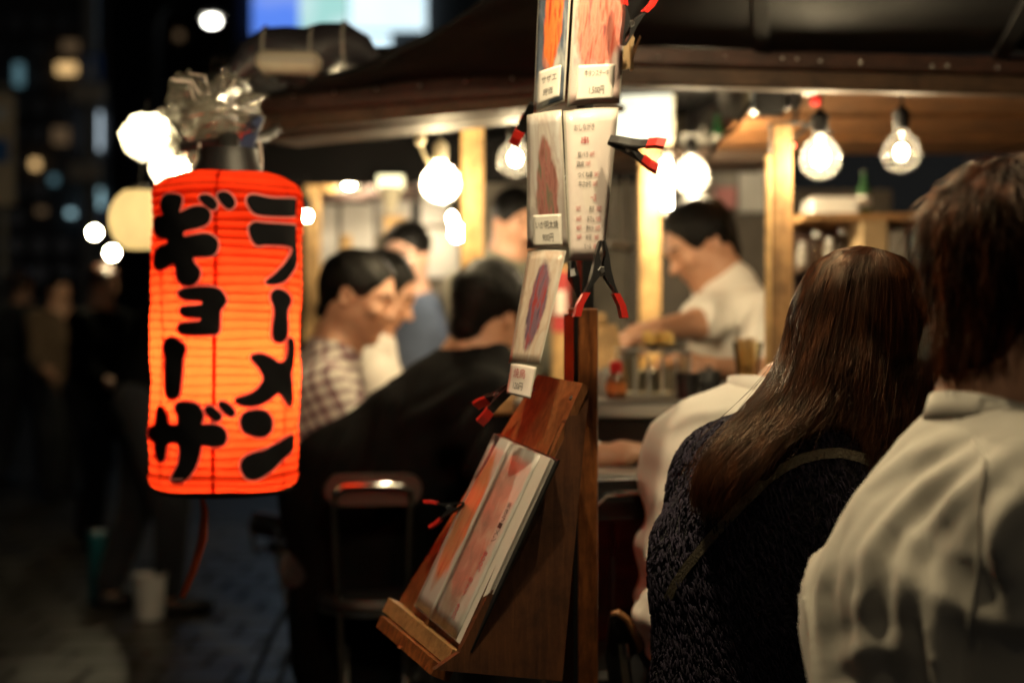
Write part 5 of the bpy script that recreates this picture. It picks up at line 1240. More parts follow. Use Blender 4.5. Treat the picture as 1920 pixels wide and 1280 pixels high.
# hair guides: pixel, depth
G = [
 [(1600,464,2.00),(1536,486,2.02),(1489,560,2.04),(1471,640,2.03),(1452,698,2.0),(1402,768,1.95),(1342,838,1.92),(1304,892,1.91),(1302,938,1.90)],
 [(1610,462,1.95),(1548,487,1.945),(1505,580,1.93),(1490,660,1.92),(1474,722,1.90),(1428,792,1.875),(1370,852,1.86),(1335,902,1.855),(1325,952,1.86)],
 [(1620,463,1.92),(1572,494,1.895),(1540,600,1.885),(1520,680,1.87),(1503,742,1.86),(1468,804,1.845),(1420,864,1.835),(1390,904,1.835),(1380,936,1.84)],
 [(1630,464,1.90),(1600,500,1.875),(1580,610,1.865),(1562,690,1.85),(1548,735,1.845),(1530,768,1.84),(1510,792,1.84),(1492,808,1.84),(1476,822,1.84)],
 [(1640,466,1.90),(1640,506,1.875),(1630,620,1.865),(1620,690,1.845),(1612,735,1.84),(1606,760,1.84),(1602,778,1.84),(1600,792,1.84),(1597,804,1.84)],
 [(1655,470,1.91),(1688,508,1.89),(1692,620,1.895),(1688,710,1.885),(1678,780,1.86),(1668,835,1.85),(1660,870,1.845),(1654,895,1.845),(1648,915,1.85)],
 [(1662,472,1.95),(1716,500,1.965),(1738,582,1.97),(1742,660,1.95),(1738,730,1.94),(1728,790,1.92),(1714,822,1.92),(1694,842,1.92),(1682,854,1.92)],
 [(1655,470,2.01),(1708,520,2.06),(1720,600,2.06),(1724,690,2.06),(1722,770,2.04),(1716,820,2.01),(1700,850,2.0),(1690,870,2.0),(1680,880,2.0)],
 [(1625,466,2.04),(1640,510,2.11),(1640,600,2.12),(1640,700,2.10),(1636,780,2.08),(1630,830,2.06),(1625,860,2.05),(1620,880,2.05),(1615,890,2.05)],
 [(1605,465,2.03),(1560,500,2.10),(1535,580,2.11),(1520,660,2.09),(1505,730,2.06),(1470,800,2.03),(1420,850,2.0),(1380,890,1.98),(1360,920,1.97)]]
GP = np.array([[list(P(*q)) for q in gg] for gg in G])      # (10, 9, 3)
def cat_rom(A, t, axis_closed=False):
    n = A.shape[0]; t = np.asarray(t)
    if axis_closed: t = t % n
    i = np.floor(t).astype(int)
    if not axis_closed: i = np.clip(i, 0, n - 2)
    f = t - i
    def g(k):
        return A[(i + k) % n] if axis_closed else A[np.clip(i + k, 0, n - 1)]
    p0, p1, p2, p3 = g(-1), g(0), g(1), g(2); f = f.reshape(f.shape + (1,) * (A.ndim - 1))
    return p1 + .5 * f * (p2 - p0 + f * (2 * p0 - 5 * p1 + 4 * p2 - p3 + f * (3 * (p1 - p2) + p3 - p0)))
M_ = 15
def guide_at(t):            # t (n,) -> (n, M_, 3)
    a = cat_rom(GP, t, True)                        # (n, 9, 3)
    return np.transpose(cat_rom(np.transpose(a, (1, 0, 2)), np.linspace(0, 8, M_)), (1, 0, 2))
nU = 60
gm = guide_at(np.linspace(0, 10, nU, endpoint=False))
cen = gm.mean(0, keepdims=True)
sh_ = np.interp(np.linspace(0, 1, M_), [0, .45, .75, 1], [.955, .955, .88, .35])[None, :, None]
mass = cen + (gm - cen) * sh_
vv = mass.reshape(-1, 3); top = mass[:, 0].mean(0) + np.array([0, 0, .002]); bot = mass[:, -1].mean(0)
ff = [(i * M_ + j, ((i + 1) % nU) * M_ + j, ((i + 1) % nU) * M_ + j + 1, i * M_ + j + 1) for i in range(nU) for j in range(M_ - 1)]
n0 = len(vv); vvl = [tuple(v) for v in vv] + [tuple(top), tuple(bot)]
ff += [(n0, ((i + 1) % nU) * M_, i * M_) for i in range(nU)] + [(n0 + 1, i * M_ + M_ - 1, ((i + 1) % nU) * M_ + M_ - 1) for i in range(nU)]
def hair_mat(name, dark, mid, tip, rough=.38):
    m, n, l, b = newmat(name)
    tc = n.new('ShaderNodeTexCoord'); nz = n.new('ShaderNodeTexNoise'); nz.inputs['Scale'].default_value = 60; nz.inputs['Detail'].default_value = 4
    mp = n.new('ShaderNodeMapping'); mp.inputs['Scale'].default_value = (1, 1, .15); l.new(tc.outputs['Object'], mp.inputs[0]); l.new(mp.outputs[0], nz.inputs[0])
    rp = n.new('ShaderNodeValToRGB'); e = rp.color_ramp.elements; e[0].position = .35; e[1].position = .68; e[0].color = (*dark, 1); e[1].color = (*tip, 1); q = e.new(.5); q.color = (*mid, 1)
    l.new(nz.outputs[0], rp.inputs[0]); l.new(rp.outputs[0], b.inputs['Base Color'])
    b.inputs['Roughness'].default_value = rough; b.inputs['Specular IOR Level'].default_value = .42; b.inputs['Specular Tint'].default_value = (1, .72, .5, 1)
    return m
M['hair_long'] = hair_mat('long_brown_hair', (.016, .006, .0035), (.042, .014, .007), (.10, .034, .013))
M['hair_inner'] = mat('inner_brown_hair', (.026, .009, .005), .6, spec=.25, bump=.5, bscale=160, stretch=(1, 1, .12))
hm = mesh_obj('hair', vvl, ff, mat('deep_brown_hair', (.010, .004, .0025), .9, spec=.05), pw, smooth=True)
n = 10500
q = np.random.default_rng(21)
tt = np.concatenate([q.uniform(-1.2, 7.0, 8800), q.uniform(0, 10, n - 8800)])
clump = np.round(tt * 26) / 26; tt2 = tt * .75 + clump * .25 + q.normal(0, .03, n)
st = guide_at(tt); sc_ = guide_at(tt2)
al = np.linspace(0, 1, M_)[None, :, None]
st = st * (1 - al) + sc_ * al
dep = q.uniform(.955, 1.014, n)[:, None, None]
st = cen + (st - cen) * dep
ph = q.uniform(0, 6.28, (n, 3)); fr = q.uniform(1.0, 3.2, n)
wv_ = np.sin(al * fr[:, None, None] * 6.28 * .6 + ph[:, None, :]) * (.0008 + .0045 * al) * q.uniform(.3, 1.5, (n, 1, 1))
st = st + wv_
fly = q.random(n) < .09
st[fly] += (q.normal(0, .013, (fly.sum(), 1, 3)) * np.linspace(0, 1, M_)[None, :, None] ** 1.5)
# uneven ends
cutl = np.clip(1.05 - np.abs(q.normal(0, .13, n)), .55, 1.05); ss = np.linspace(0, 1, M_)[None, :] * cutl[:, None] * (M_ - 1)
i0 = np.clip(np.floor(ss).astype(int), 0, M_ - 2); fx = (ss - i0)[..., None]
ar = np.arange(n)[:, None]; st = st[ar, i0] * (1 - fx) + st[ar, i0 + 1] * fx
strands_mesh('hair_strands', st, q.uniform(.00022, .00045, n), M['hair_long'], hm)
# bag strap across her back
from mathutils.bvhtree import BVHTree
jo = WLOC[jk.name]
bvh = BVHTree.FromPolygons([tuple(v.co + jo) for v in jk.data.vertices], [tuple(p.vertices) for p in jk.data.polygons])
def on_jacket(px, py, Z, lift=.010):
    d = (P(px, py, 1.0) - V(0, 0, CAMH)).normalized(); h = bvh.ray_cast(V(0, 0, CAMH), d)
    return h[0] - d * lift if h[0] is not None else P(px, py, Z)
# raised loops of the knit
nv_ = len(jk.data.vertices)
jc = np.empty(nv_ * 3, np.float32); jk.data.vertices.foreach_get('co', jc); jc = jc.reshape(-1, 3) + np.array(jo)
jn = np.empty(nv_ * 3, np.float32); jk.data.vertices.foreach_get('normal', jn); jn = jn.reshape(-1, 3)
q = np.random.default_rng(77); ok_ = np.where(((jn @ np.array([-.3, -.95, .1])) > -.25) & (jc[:, 2] > .55))[0]
nl = 9500; ii = q.choice(ok_, nl); pp = jc[ii] + q.normal(0, .003, (nl, 3)); nn_ = jn[ii]; pp -= nn_ * ((pp - jc[ii]) * nn_).sum(1, keepdims=True)
row = np.array([.55, -.35, -.75]) + q.normal(0, .22, (nl, 3)); tx = row - (row * nn_).sum(1, keepdims=True) * nn_; tx /= np.linalg.norm(tx, axis=1, keepdims=True) + 1e-6; ty = np.cross(nn_, tx)
Lr = q.uniform(.0055, .0095, (nl, 1)); arcs = []
for a_ in np.linspace(-.25, 1.25, 6):
    th_ = math.pi * a_; arcs.append(pp + tx * Lr * -math.cos(th_) + nn_ * (Lr * .55 * math.sin(th_) + .0004) + ty * Lr * .55 * math.sin(th_ * 1.3 + .4))
lo_ = strands_mesh('knit_loops', np.stack(arcs, 1), q.uniform(.0011, .0020, nl), mat('navy_yarn', (.036, .029, .050), .85, (.014, .012, .020), scale=60, spec=.2), jk); lo_['kind'] = 'stuff'
def strap(name, pts, wd, m_, parent, th=.003):
    pts = [on_jacket(*p) for p in pts]; mb = MB(); vv = []; ff = []
    for i, p in enumerate(pts):
        d = (pts[min(i + 1, len(pts) - 1)] - pts[max(0, i - 1)]).normalized(); nrm = V(-.55, -.83, .15); s2 = d.cross(nrm).normalized()
        for a, b_ in ((-1, 0), (1, 0), (1, 1), (-1, 1)): vv.append(p + s2 * wd / 2 * a - nrm.normalized() * th * b_)
    for i in range(len(pts) - 1):
        for k in range(4): ff.append((i * 4 + k, i * 4 + (k + 1) % 4, i * 4 + 4 + (k + 1) % 4, i * 4 + 4 + k))
    mb.add(vv, ff); return mb.build(name, m_, parent, True)
strap('bag_strap', [(1648, 872, 1.82), (1612, 856, 1.80), (1575, 848, 1.80), (1540, 850, 1.80), (1500, 860, 1.805), (1465, 878, 1.815), (1435, 900, 1.825), (1380, 955, 1.84), (1330, 1010, 1.87), (1285, 1065, 1.93), (1262, 1100, 1.98), (1250, 1125, 2.02)], .013, mat('olive_woven_strap', (.12, .10, .065), .45, bump=.6, bscale=300), pw)

# ---- man in off-white jersey
HM = Head(P(1928, 538, 1.52), (.88, .45, -.12), (0, 0, 1), .235)
pm = person('person with short dark brown hair in an off-white jersey', (P(1780, 640, 1.5).x, 1.5, 0))
fm = V(.88, .47, 0).normalized(); sm = V(fm.y, -fm.x, 0)
neck = P(1875, 800, 1.50); chest = P(1850, 1000, 1.50); pelm = V(P(1800, 640, 1.5).x, 1.52, .56)
S = SDF(.008, .03); HM.skin(S, neck, .062)
S.cone(neck, .055, chest + V(0, 0, -.03), .07, flat=(tuple(sm), 1.2)); S.cone(chest + V(0, 0, -.03), .08, pelm, .085, flat=(tuple(sm), 1.2))
shr = P(1955, 985, 1.37); shl = P(1810, 950, 1.67)
elr = P(1965, 1330, 1.36); har = elr + fm * .26 + V(0, 0, .05); ell_ = P(1790, 1190, 1.85); hal = ell_ + fm * .24 + V(0, 0, .06)
for a, b_, c_ in ((shr, elr, har), (shl, ell_, hal)): S.chain([a, b_, c_], [.045, .040, .03], k=.02)
add_hand(S, har, fm, (0, 0, 1), 1, .5, -1); add_hand(S, hal, fm, (0, 0, 1), 1, .5, 1)
sdf_obj('body', S, M['skin'], pm)
S = SDF(.006, .05)
S.cone(P(1882, 832, 1.50), .068, P(1876, 900, 1.50), .08); S.cone(P(1872, 880, 1.50), .078, P(1856, 970, 1.50), .104, flat=(tuple(sm), 1.3)); S.cone(P(1852, 985, 1.50), .110, P(1795, 1120, 1.50), .118, flat=(tuple(sm), 1.28)); S.cone(P(1795, 1120, 1.50), .118, P(1785, 1500, 1.5), .120, flat=(tuple(sm), 1.28))
S.chain([P(1885, 915, 1.46), shr, elr], [.07, .078, .07]); S.chain([P(1865, 910, 1.56), shl, ell_], [.068, .072, .066])
def folds_m(X, Y, Z):
    a = wob(.004, 15, 9)(X, Y, Z)
    # diagonal pull lines from the neck and long vertical drapes
    d = (X * .8 + Y * .3 + Z * 1.0); v = (X * 1.0 - Y * .55)
    def ridge(x, p): return (1 - np.abs(np.sin(x))) ** p
    w1 = np.sin(Z * 11 + X * 7); w2 = np.sin(X * 13 - Z * 8 + Y * 9)
    b = -.022 * ridge(d * 17 + 1.2 * w1 + .7 * w2, 3) * np.clip((Z - .80) * 5, 0, 1) * (.5 + .5 * w2)
    b2 = -.018 * ridge((X * .5 - Z * .9 + Y * .6) * 19 + 1.4 * w2, 3) * np.clip((1.0 - Z) * 6, 0, 1) * (.5 - .5 * w1)
    c = -.020 * ridge(v * 17 + 1.1 * np.sin(Z * 6 + 1), 3) * np.clip((.98 - Z) * 5, 0, 1); b = b + b2
    return a + b + c
S.disp = folds_m
S.cone(neck + V(0, 0, .06), .066, P(1888, 830, 1.5), .055, sub=True, k=.012); S.cut(V(0, 0, .5), (0, 0, -1))
jm = sdf_obj('jersey', S, M['grey_shirt'], pm)
add_folds(jm, [[(1800, 815), (1700, 855), (1620, 920), (1565, 1010)], [(1835, 840), (1740, 905), (1660, 985), (1600, 1070)], [(1860, 855), (1790, 930), (1725, 1015)], [(1895, 840), (1850, 900), (1835, 950)], [(1560, 1010), (1540, 1110), (1548, 1270)],
               [(1640, 1020), (1615, 1130), (1622, 1275)], [(1705, 990), (1690, 1110), (1700, 1270)], [(1865, 960), (1885, 1050), (1905, 1160)], [(1905, 910), (1870, 1000), (1862, 1060)], [(1760, 1040), (1765, 1150), (1750, 1275)], [(1560, 1240), (1640, 1215), (1700, 1210)]], .0062, .013)
# collar band
ring = [P(1880, 806, 1.50) + (fm * math.cos(a) * .070 + sm * math.sin(a) * .072) + V(0, 0, .010 - .026 * math.cos(a)) for a in [2 * math.pi * k / 28 for k in range(29)]]
vv = []; ff = []
for p in ring: vv += [p + (p - P(1880, 806, 1.5)) * .12 + V(0, 0, -.026), p + V(0, 0, .006)]
for k in range(28): ff.append((2 * k, 2 * k + 2, 2 * k + 3, 2 * k + 1))
o = mesh_obj('collar', vv, ff, M['grey_shirt'], pm, smooth=True); md = o.modifiers.new('s', 'SOLIDIFY'); md.thickness = .004
# armhole and shoulder seams lie on the cloth
from mathutils.bvhtree import BVHTree
mo = WLOC[jm.name]; bvm = BVHTree.FromPolygons([tuple(v.co + mo) for v in jm.data.vertices], [tuple(p.vertices) for p in jm.data.polygons])
def on_cloth(px, py):
    d = (P(px, py, 1.0) - V(0, 0, CAMH)).normalized(); h = bvm.ray_cast(V(0, 0, CAMH), d); return h[0] - d * .0005 if h[0] is not None else None
for pl in ([(1848 - 3 * math.sin(k * .5) - k * 1.8, 868 + k * 20) for k in range(23)], [(1848 - 2 * k, 868 - 4 * k) for k in range(12)]):
    pts = [q_ for q_ in (on_cloth(*c_) for c_ in pl) if q_ is not None]
    if len(pts) > 3: MB().tube(pts, .0032, 6).build('seam', M['grey_shirt'], jm, True)
S = SDF(.02); S.ell((pelm.x, pelm.y, .55), (.18, .16, .11)); seated_legs(S, V(pelm.x, pelm.y, .57), fm, .09); sdf_obj('trousers', S, M['dark_trouser'], pm)
S = SDF(.006, .03); HM.hair(S, .055, back=-.50); S.disp = wob(.004, 60, 3)
M['hair_short'] = hair_mat('short_dark_brown_hair', (.010, .0035, .002), (.034, .011, .005), (.19, .052, .015), .36)
hm2 = sdf_obj('hair', S, mat('deep_short_hair', (.010, .0035, .002), .9, spec=.05), pm)
crown = np.array(HM.at(0, -.2, .5)); dn = np.array([-.1, 0, -1])
def flow_m(p):
    d = p - crown; d[:, 2] -= .10; return d / (np.linalg.norm(d, axis=1, keepdims=True) + 1e-6) + np.array([0, 0, -.5])
short_strands(hm2, 11000, .030, .0005, flow_m, M['hair_short'], hm2, 5)

# ---- man in white shirt beyond the woman
HS = Head(P(1612, 650, 2.56), (.78, .6, -.25), (0, 0, 1), .24)
pz = person('person in plain white shirt hunched beyond the navy jacket', (P(1400, 640, 2.5).x, 2.5, 0))
fs = V(.78, .62, 0).normalized(); ss_ = V(fs.y, -fs.x, 0)
neck = P(1480, 745, 2.52); pelz = V(P(1350, 640, 2.5).x, 2.5, .55)
S = SDF(.009, .03); HS.skin(S, neck, .058); S.cone(neck, .055, P(1400, 960, 2.51), .08); S.cone(P(1400, 960, 2.51), .085, pelz, .1)
elz = P(1262, 1165, 2.40); shz = P(1360, 855, 2.52); haz = P(1400, 1080, 2.62)
S.chain([shz, P(1310, 990, 2.47), elz, haz], [.045, .036, .03, .026], k=.02); add_hand(S, haz, fs, (0, 0, 1), 1, .5)
sdf_obj('body', S, M['skin'], pz)
S = SDF(.007, .05)
S.cone(P(1450, 775, 2.52), .075, P(1375, 880, 2.51), .135, flat=(tuple(ss_), 1.25)); S.cone(P(1375, 880, 2.51), .135, P(1362, 1080, 2.52), .138, flat=(tuple(ss_), 1.2)); S.cone(P(1362, 1080, 2.52), .138, P(1350, 1420, 2.52), .13)
S.chain([P(1400, 820, 2.52), shz, P(1308, 990, 2.46), elz, haz], [.08, .092, .070, .056, .048])
f1 = wob(.005, 26, 12)
S.disp = lambda X, Y, Z: f1(X, Y, Z) - .008 * np.sin((X * 30 + Z * 75) + 2 * np.sin(Z * 12)) * np.clip((.92 - Z) * 6, 0, 1)
S.cone(neck + V(0, 0, .08), .062, neck + V(0, 0, -.03), .058, sub=True, k=.01); S.cut(V(0, 0, .48), (0, 0, -1))
wsh = sdf_obj('shirt', S, M['white_shirt'], pz)
add_folds(wsh, [[(1420, 765), (1340, 835), (1290, 920)], [(1380, 790), (1320, 880), (1290, 960)], [(1215, 1050), (1260, 1080), (1295, 1070)], [(1200, 1105), (1250, 1140), (1285, 1150)], [(1232, 985), (1262, 1030), (1270, 1080)], [(1262, 950), (1240, 1010), (1228, 1060)], [(1205, 1150), (1240, 1175), (1260, 1200)]], .009, .014)
cb = [P(1452, 752, 2.52) + (fs * math.cos(a) * .078 + ss_ * math.sin(a) * .08) + V(0, 0, .006 - .022 * math.cos(a)) for a in [2 * math.pi * k / 28 for k in range(29)]]
mb = MB(); vv = []; ff = []
for p in cb: vv += [p + V(0, 0, -.022), p + V(0, 0, .02)]
for k in range(28): ff.append((2 * k, 2 * k + 2, 2 * k + 3, 2 * k + 1))
o = mesh_obj('collar', vv, ff, M['white_shirt'], pz, smooth=True); md = o.modifiers.new('s', 'SOLIDIFY'); md.thickness = .004
S = SDF(.008, .03); HS.hair(S); sdf_obj('hair', S, M['hair_black'], pz)
S = SDF(.02); S.ell((pelz.x, pelz.y, .55), (.18, .16, .11)); seated_legs(S, V(pelz.x, pelz.y, .57), fs, .09); sdf_obj('trousers', S, M['dark_trouser'], pz)

# ---- man in black coat
HB = Head(P(918, 585, 3.6), (.62, .75, -.28), (.12, 0, 1), .236)
pb = person('person in black coat leaning over the side counter', (P(770, 640, 3.6).x, 3.6, 0))
fb = V(.75, .66, 0).normalized(); sb = V(fb.y, -fb.x, 0)
neck = P(880, 690, 3.58); pelb = V(P(660, 640, 3.6).x, 3.6, .55)
S = SDF(.007, .03); HB.skin(S, neck, .062); S.cone(neck, .08, pelb, .12, flat=(tuple(sb), 1.3))
shb = P(905, 780, 3.42); hab = P(1124, 858, 2.93)
S.chain([shb, P(960, 915, 3.14), hab], [.05, .042, .03], k=.02); add_hand(S, hab, (.9, .1, .12), (0, -.25, 1), 1.0, .7, 1)
sdf_obj('body', S, M['skin'], pb)
S = SDF(.010, .05)
S.cone(P(896, 672, 3.585), .082, P(850, 730, 3.58), .11); S.cone(P(880, 705, 3.58), .09, P(820, 800, 3.58), .16, flat=(tuple(sb), 1.3)); S.cone(P(815, 810, 3.58), .165, P(690, 930, 3.6), .19, flat=(tuple(sb), 1.25)); S.cone(P(680, 930, 3.6), .20, P(665, 1230, 3.62), .16)
S.chain([P(880, 740, 3.5), shb, P(955, 920, 3.16), P(1104, 862, 2.95)], [.09, .10, .075, .045])
S.chain([P(760, 800, 3.7), P(720, 900, 3.78), P(800, 950, 3.9)], [.10, .09, .06])
S.disp = wob(.008, 16, 6); S.cone(neck + V(0, 0, .08), .066, neck + V(0, 0, -.02), .062, sub=True, k=.01)
ct = sdf_obj('coat', S, M['black_coat'], pb)
add_folds(ct, [[(880, 720), (820, 765), (740, 810)], [(735, 715), (712, 800), (690, 920)], [(900, 760), (850, 830), (800, 860)], [(920, 800), (880, 880), (830, 930)], [(660, 790), (620, 870), (600, 980)], [(760, 900), (700, 960), (640, 990)]], .016, .024)
cf = P(1114, 861, 2.94); MB().tube([cf + V(-.012, 0, 0), cf + V(.014, 0, .002)], [.038, .036], 14).build('cuff', M['white_shirt'], pb, True)
S = SDF(.006, .03); HB.hair(S, .045, back=-.44); S.disp = wob(.003, 70, 3); hb = sdf_obj('hair', S, M['hair_black'], pb)
short_strands(hb, 2500, .016, .0006, lambda p: np.tile(np.array([[0, 0, -1.0]]), (len(p), 1)), M['hair_black'], hb, 6)
S = SDF(.02); S.ell((pelb.x, pelb.y, .55), (.18, .16, .11)); seated_legs(S, V(pelb.x, pelb.y, .57), fb, .09); sdf_obj('trousers', S, M['dark_trouser'], pb)

# ---- man in plaid shirt and the man beyond him
def diner(label, hc, hf, hup, hh, neck, mid, pel, Z, shirtm, skinm, hairm, seed, hairkw=None, f=(1, .2, 0), rad=.12, glasses=False, arm=None):
    H = Head(hc, hf, hup, hh); p = person(label, (pel.x, pel.y, 0)); ff_ = V(f[0], f[1], 0).normalized(); sd = V(ff_.y, -ff_.x, 0)
    S = SDF(.006, .028); H.skin(S, neck, .058); S.cone(neck, .07, mid, .10, flat=(tuple(sd), 1.3)); S.cone(mid, .1, pel, .11)
    arms = arm or []
    for (a, b_, c_, hd) in arms:
        S.chain([a, b_, c_], [.045, .04, .028], k=.02); add_hand(S, c_, hd, (0, -.2, 1), 1, .7)
    sdf_obj('body', S, skinm, p)
    S = SDF(.009, .045); S.cone(neck + (mid - neck) * .12, .085, mid, rad, flat=(tuple(sd), 1.35)); S.cone(mid, rad, pel, rad * 1.05, flat=(tuple(sd), 1.2))
    for (a, b_, c_, hd) in arms: S.chain([a, a.lerp(b_, .8)], [.066, .062])
    if not arms:
        for q in (-1, 1):
            a = neck + (mid - neck) * .55 + sd * .17 * q; b_ = a + ff_ * .12 + V(0, 0, -.24); S.chain([a, b_, b_ + ff_ * .2 + V(0, 0, .03)], [.075, .06, .045])
    S.disp = wob(.006, 20, seed); S.cone(neck + (neck - mid) * .3, .063, neck + (mid - neck) * .1, .058, sub=True, k=.01)
    so = sdf_obj('shirt', S, shirtm, p)
    if arms: add_folds(so, [[(1395, 545), (1370, 600), (1352, 660)], [(1425, 570), (1405, 640), (1400, 720)], [(1340, 560), (1330, 600), (1318, 630)], [(1385, 640), (1360, 690), (1345, 720)]], .011, .018)
    S = SDF(.006, .03); H.hair(S, **(hairkw or {})); S.disp = wob(.0025, 80, seed); sdf_obj('hair', S, hairm, p)
    for q in (-1, 1):
        MB().sphere(H.at(.135 * q, .362, .02), .038 * hh, 10, 6, (1, 1, .45)).build('eye', M['ink'], p, True)
        MB().tube([H.at(.06 * q, .405, .10), H.at(.14 * q, .395, .125), H.at(.22 * q, .34, .10)], [.003 * hh / .235, .0045 * hh / .235, .002 * hh / .235], 6).build('eyebrow', hairm, p, True)
    MB().tube([H.at(-.09, .385, -.26), H.at(0, .405, -.262), H.at(.09, .385, -.26)], .003, 5).build('mouth', mat('lip_line', (.25, .08, .06), .5) if 'lip_line' not in bpy.data.materials else bpy.data.materials['lip_line'], p, True)
    if glasses:
        for q in (-1, 1):
            MB().tube([H.at(.14 * q + .1 * math.cos(a), .455, .02 + .075 * math.sin(a)) for a in [2 * math.pi * k / 14 for k in range(15)]], .0022, 5).build('glasses_rim', M['blackmetal'], p)
            MB().tube([H.at(.24 * q, .45, .04), H.at(.345 * q, .05, .04)], .002, 5).build('glasses_arm', M['blackmetal'], p)
    S = SDF(.022); S.ell((pel.x, pel.y, pel.z), (.17, .16, .11)); seated_legs(S, V(pel.x, pel.y, pel.z + .01), ff_, .09); sdf_obj('trousers', S, M['dark_trouser'], p)
    return p, H
diner('person with receding black hair in plaid shirt, seated behind the red lantern', P(672, 556, 3.9), (.93, -.22, -.28), (.18, 0, 1), .24, P(628, 655, 3.92), P(590, 780, 3.95), V(P(650, 640, 3.95).x, 4.05, .62), 3.9, M['plaid'], M['skin'], M['hair_black'], 31, dict(grow=.03, fringe=.10), f=(1, .1, 0), rad=.15)
diner('person in cream shirt bowing next to the plaid shirt', P(715, 548, 4.25), (.85, -.1, -.45), (.3, 0, 1), .235, P(690, 640, 4.28), P(690, 760, 4.32), V(P(640, 640, 4.3).x, 4.34, .56), 4.3, M['white_shirt'], M['skin'], M['hair_black'], 33, dict(grow=.03, fringe=.12), f=(1, .1, 0), rad=.13)
diner('person with glasses and brightly lit face beyond the diners', P(762, 478, 5.0), (-.35, -.92, -.15), (0, 0, 1), .225, P(765, 560, 5.03), P(790, 690, 5.05), V(P(790, 640, 5.05).x, 5.08, .60), 5.0, cloth('denim_blue', (.10, .13, .20)), M['skin_pale'], M['hair_black'], 35, None, f=(-.3, -1, 0), rad=.11, glasses=True)
diner('person in olive grey shirt working behind the menu cards', P(966, 415, 5.0), (.5, -.8, -.3), (0, 0, 1), .22, P(958, 485, 5.03), P(950, 600, 5.05), V(P(950, 640, 5.05).x, 5.08, .75), 5.0, cloth('olive_grey', (.20, .19, .14)), M['skin'], M['hair_black'], 37, None, f=(.3, -1, 0), rad=.12)
# ---- cook
nk = P(1352, 528, 4.02)
shn = P(1358, 578, 3.96); elb = P(1305, 608, 3.78); hnd = P(1232, 618, 3.62)
shn2 = P(1425, 590, 3.88); elb2 = P(1438, 705, 3.62); hnd2 = P(1330, 690, 3.45)
pk, HK = diner('person in white t-shirt cooking between the pine posts', P(1313, 458, 4.0), (-.88, -.25, -.52), (-.35, 0, 1), .235, nk, P(1392, 650, 4.02), V(P(1400, 640, 4.05).x, 4.05, .85), 4.0, M['white_shirt'], M['skin'], M['hair_black'], 41, dict(grow=.045, fringe=.14), f=(-1, -.3, 0), rad=.14,
               arm=[(shn, elb, hnd, (-.9, -.3, -.25)), (shn2, elb2, hnd2, (-.85, -.1, .2))])
t = thing('tongs', 'pale steel tongs held over the food case', 'tongs', P(1200, 650, 3.6))
MB().tube([P(1172, 608, 3.62), P(1200, 632, 3.62), P(1232, 655, 3.62)], [.004, .006, .005], 8).build('arm', M['steel'], t, True)
MB().tube([P(1172, 608, 3.62), P(1196, 638, 3.60), P(1228, 661, 3.60)], [.004, .006, .005], 8).build('arm', M['steel'], t, True)
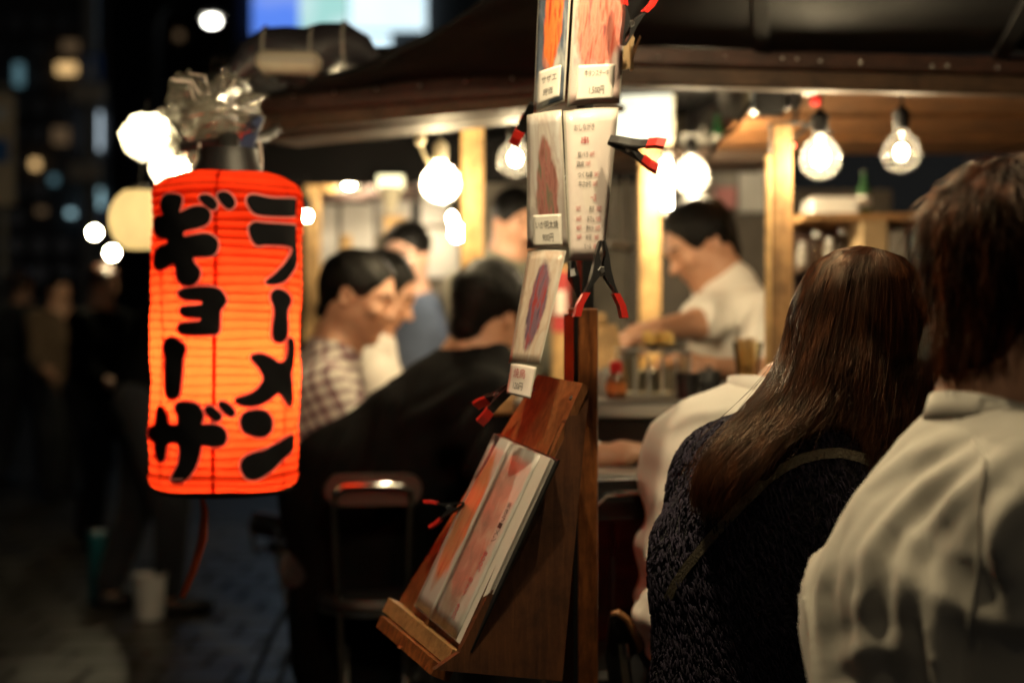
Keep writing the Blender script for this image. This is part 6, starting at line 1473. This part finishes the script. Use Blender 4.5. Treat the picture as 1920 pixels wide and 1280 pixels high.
# ---- people in the street
def walker(label, px, feet_px, hgt, f, topm, botm, hairm, seed, lean=0.0, bag=None, skinm=None):
    Z = CAMH * FPX / (feet_px - 640); x = (px - 960) * Z / FPX; f = V(*f).normalized(); s2 = V(f.y, -f.x, 0); k = hgt / 1.7
    p = person(label, (x, Z, 0)); B = V(x, Z, 0); off = f * lean
    H = Head(B + off + V(0, 0, 1.58 * k), f + V(0, 0, -.15), (0, 0, 1), .225 * k)
    nk_ = B + off * .85 + V(0, 0, 1.42 * k); hip = B + V(0, 0, .92 * k); ch = B + off * .6 + V(0, 0, 1.22 * k)
    S = SDF(.012, .03); H.skin(S, nk_, .055); S.cone(nk_, .07, ch, .1, flat=(tuple(s2), 1.4)); S.cone(ch, .1, hip, .1, flat=(tuple(s2), 1.3))
    legs = []
    for q in (-1, 1):
        h_ = hip + s2 * .09 * q; kn = B + s2 * .1 * q + f * (.06 + .07 * q) + V(0, 0, .48 * k); an = B + s2 * .1 * q + f * .12 * q + V(0, 0, .085); legs.append((h_, kn, an)); S.chain([h_, kn, an], [.07, .05, .04])
        sh = nk_ + s2 * .17 * q + V(0, 0, -.06); el = sh + V(0, 0, -.27) + f * .04; hd = el + f * (.16 + .05 * q) + V(0, 0, -.10 + .1 * lean); S.chain([sh, el, hd], [.045, .036, .028]); add_hand(S, hd, f + V(0, 0, -.4), s2 * q, 1, .5)
    sdf_obj('body', S, skinm or M['skin'], p)
    S = SDF(.013, .045); S.cone(nk_ + V(0, 0, -.04), .08, ch, .13, flat=(tuple(s2), 1.35)); S.cone(ch, .13, hip + V(0, 0, -.05), .135, flat=(tuple(s2), 1.25))
    for q in (-1, 1):
        sh = nk_ + s2 * .17 * q + V(0, 0, -.06); el = sh + V(0, 0, -.27) + f * .04; S.chain([sh, el, el + f * .12 + V(0, 0, -.07)], [.075, .062, .05])
    S.disp = wob(.007, 18, seed); sdf_obj('jacket', S, topm, p)
    S = SDF(.014, .03)
    for a, b_, c_ in legs: S.chain([a, b_, c_ + V(0, 0, .04)], [.10, .075, .06])
    sdf_obj('trousers', S, botm, p)
    for a, b_, c_ in legs:
        S = SDF(.01, .02); S.cone(V(c_.x, c_.y, .05) - f * .03, .04, V(c_.x, c_.y, .04) + f * .15, .034)
        S.cut(V(0, 0, .012), (0, 0, -1)); sdf_obj('shoe', S, M['black'], p)
    S = SDF(.009, .03); H.hair(S, .05, back=-.36); sdf_obj('hair', S, hairm, p)
    if bag:
        S = SDF(.012, .03); c_ = ch - f * .2 + V(0, 0, -.03); S.ell(c_, (.14, .12, .19)); S.ell(c_ - f * .08 + V(0, 0, -.05), (.1, .08, .1)); sdf_obj('backpack', S, bag, p)
    return p
walker('person with plaid dark jacket walking away at the street edge', 42, 905, 1.70, (.2, 1, 0), cloth('dark_check', (.09, .10, .10), (.03, .03, .035), scale=25), cloth('grey_jeans', (.06, .065, .07)), M['hair_brown'], 51, bag=M['dark_trouser'])
walker('person with brown hair in black clothes holding something bright', 168, 1010, 1.55, (.85, -.4, 0), M['black_coat'], M['dark_trouser'], M['hair_brown'], 53, .10)
walker('person in long black coat stooping behind the red lantern', 262, 1150, 1.62, (.95, .2, 0), M['black_coat'], M['dark_trouser'], M['hair_black'], 55, .18)
walker('person in brown jacket crowding behind the walkers', 112, 935, 1.60, (.6, -.8, 0), cloth('brown_jacket', (.14, .09, .055)), M['dark_trouser'], M['hair_black'], 57)
# ---- bulbs hung under the propped flap above the front customers, the last one an added fill
bulb(0, 0, 0, 'bare bulb under the propped flap in front of the menu cards', .045, 2300, 2.06, loc=V(-.02, 1.70, 1.98))
bulb(0, 0, 0, 'bare bulb under the propped flap above the long haired head', .045, 1600, 2.0, loc=V(.30, 1.93, 1.96))
bulb(0, 0, 0, 'added unseen fill bulb at the outer edge of the propped flap', .045, 260, 2.2, loc=V(.22, .98, 2.10))  # added fill lamp, weak even light on backs and cards
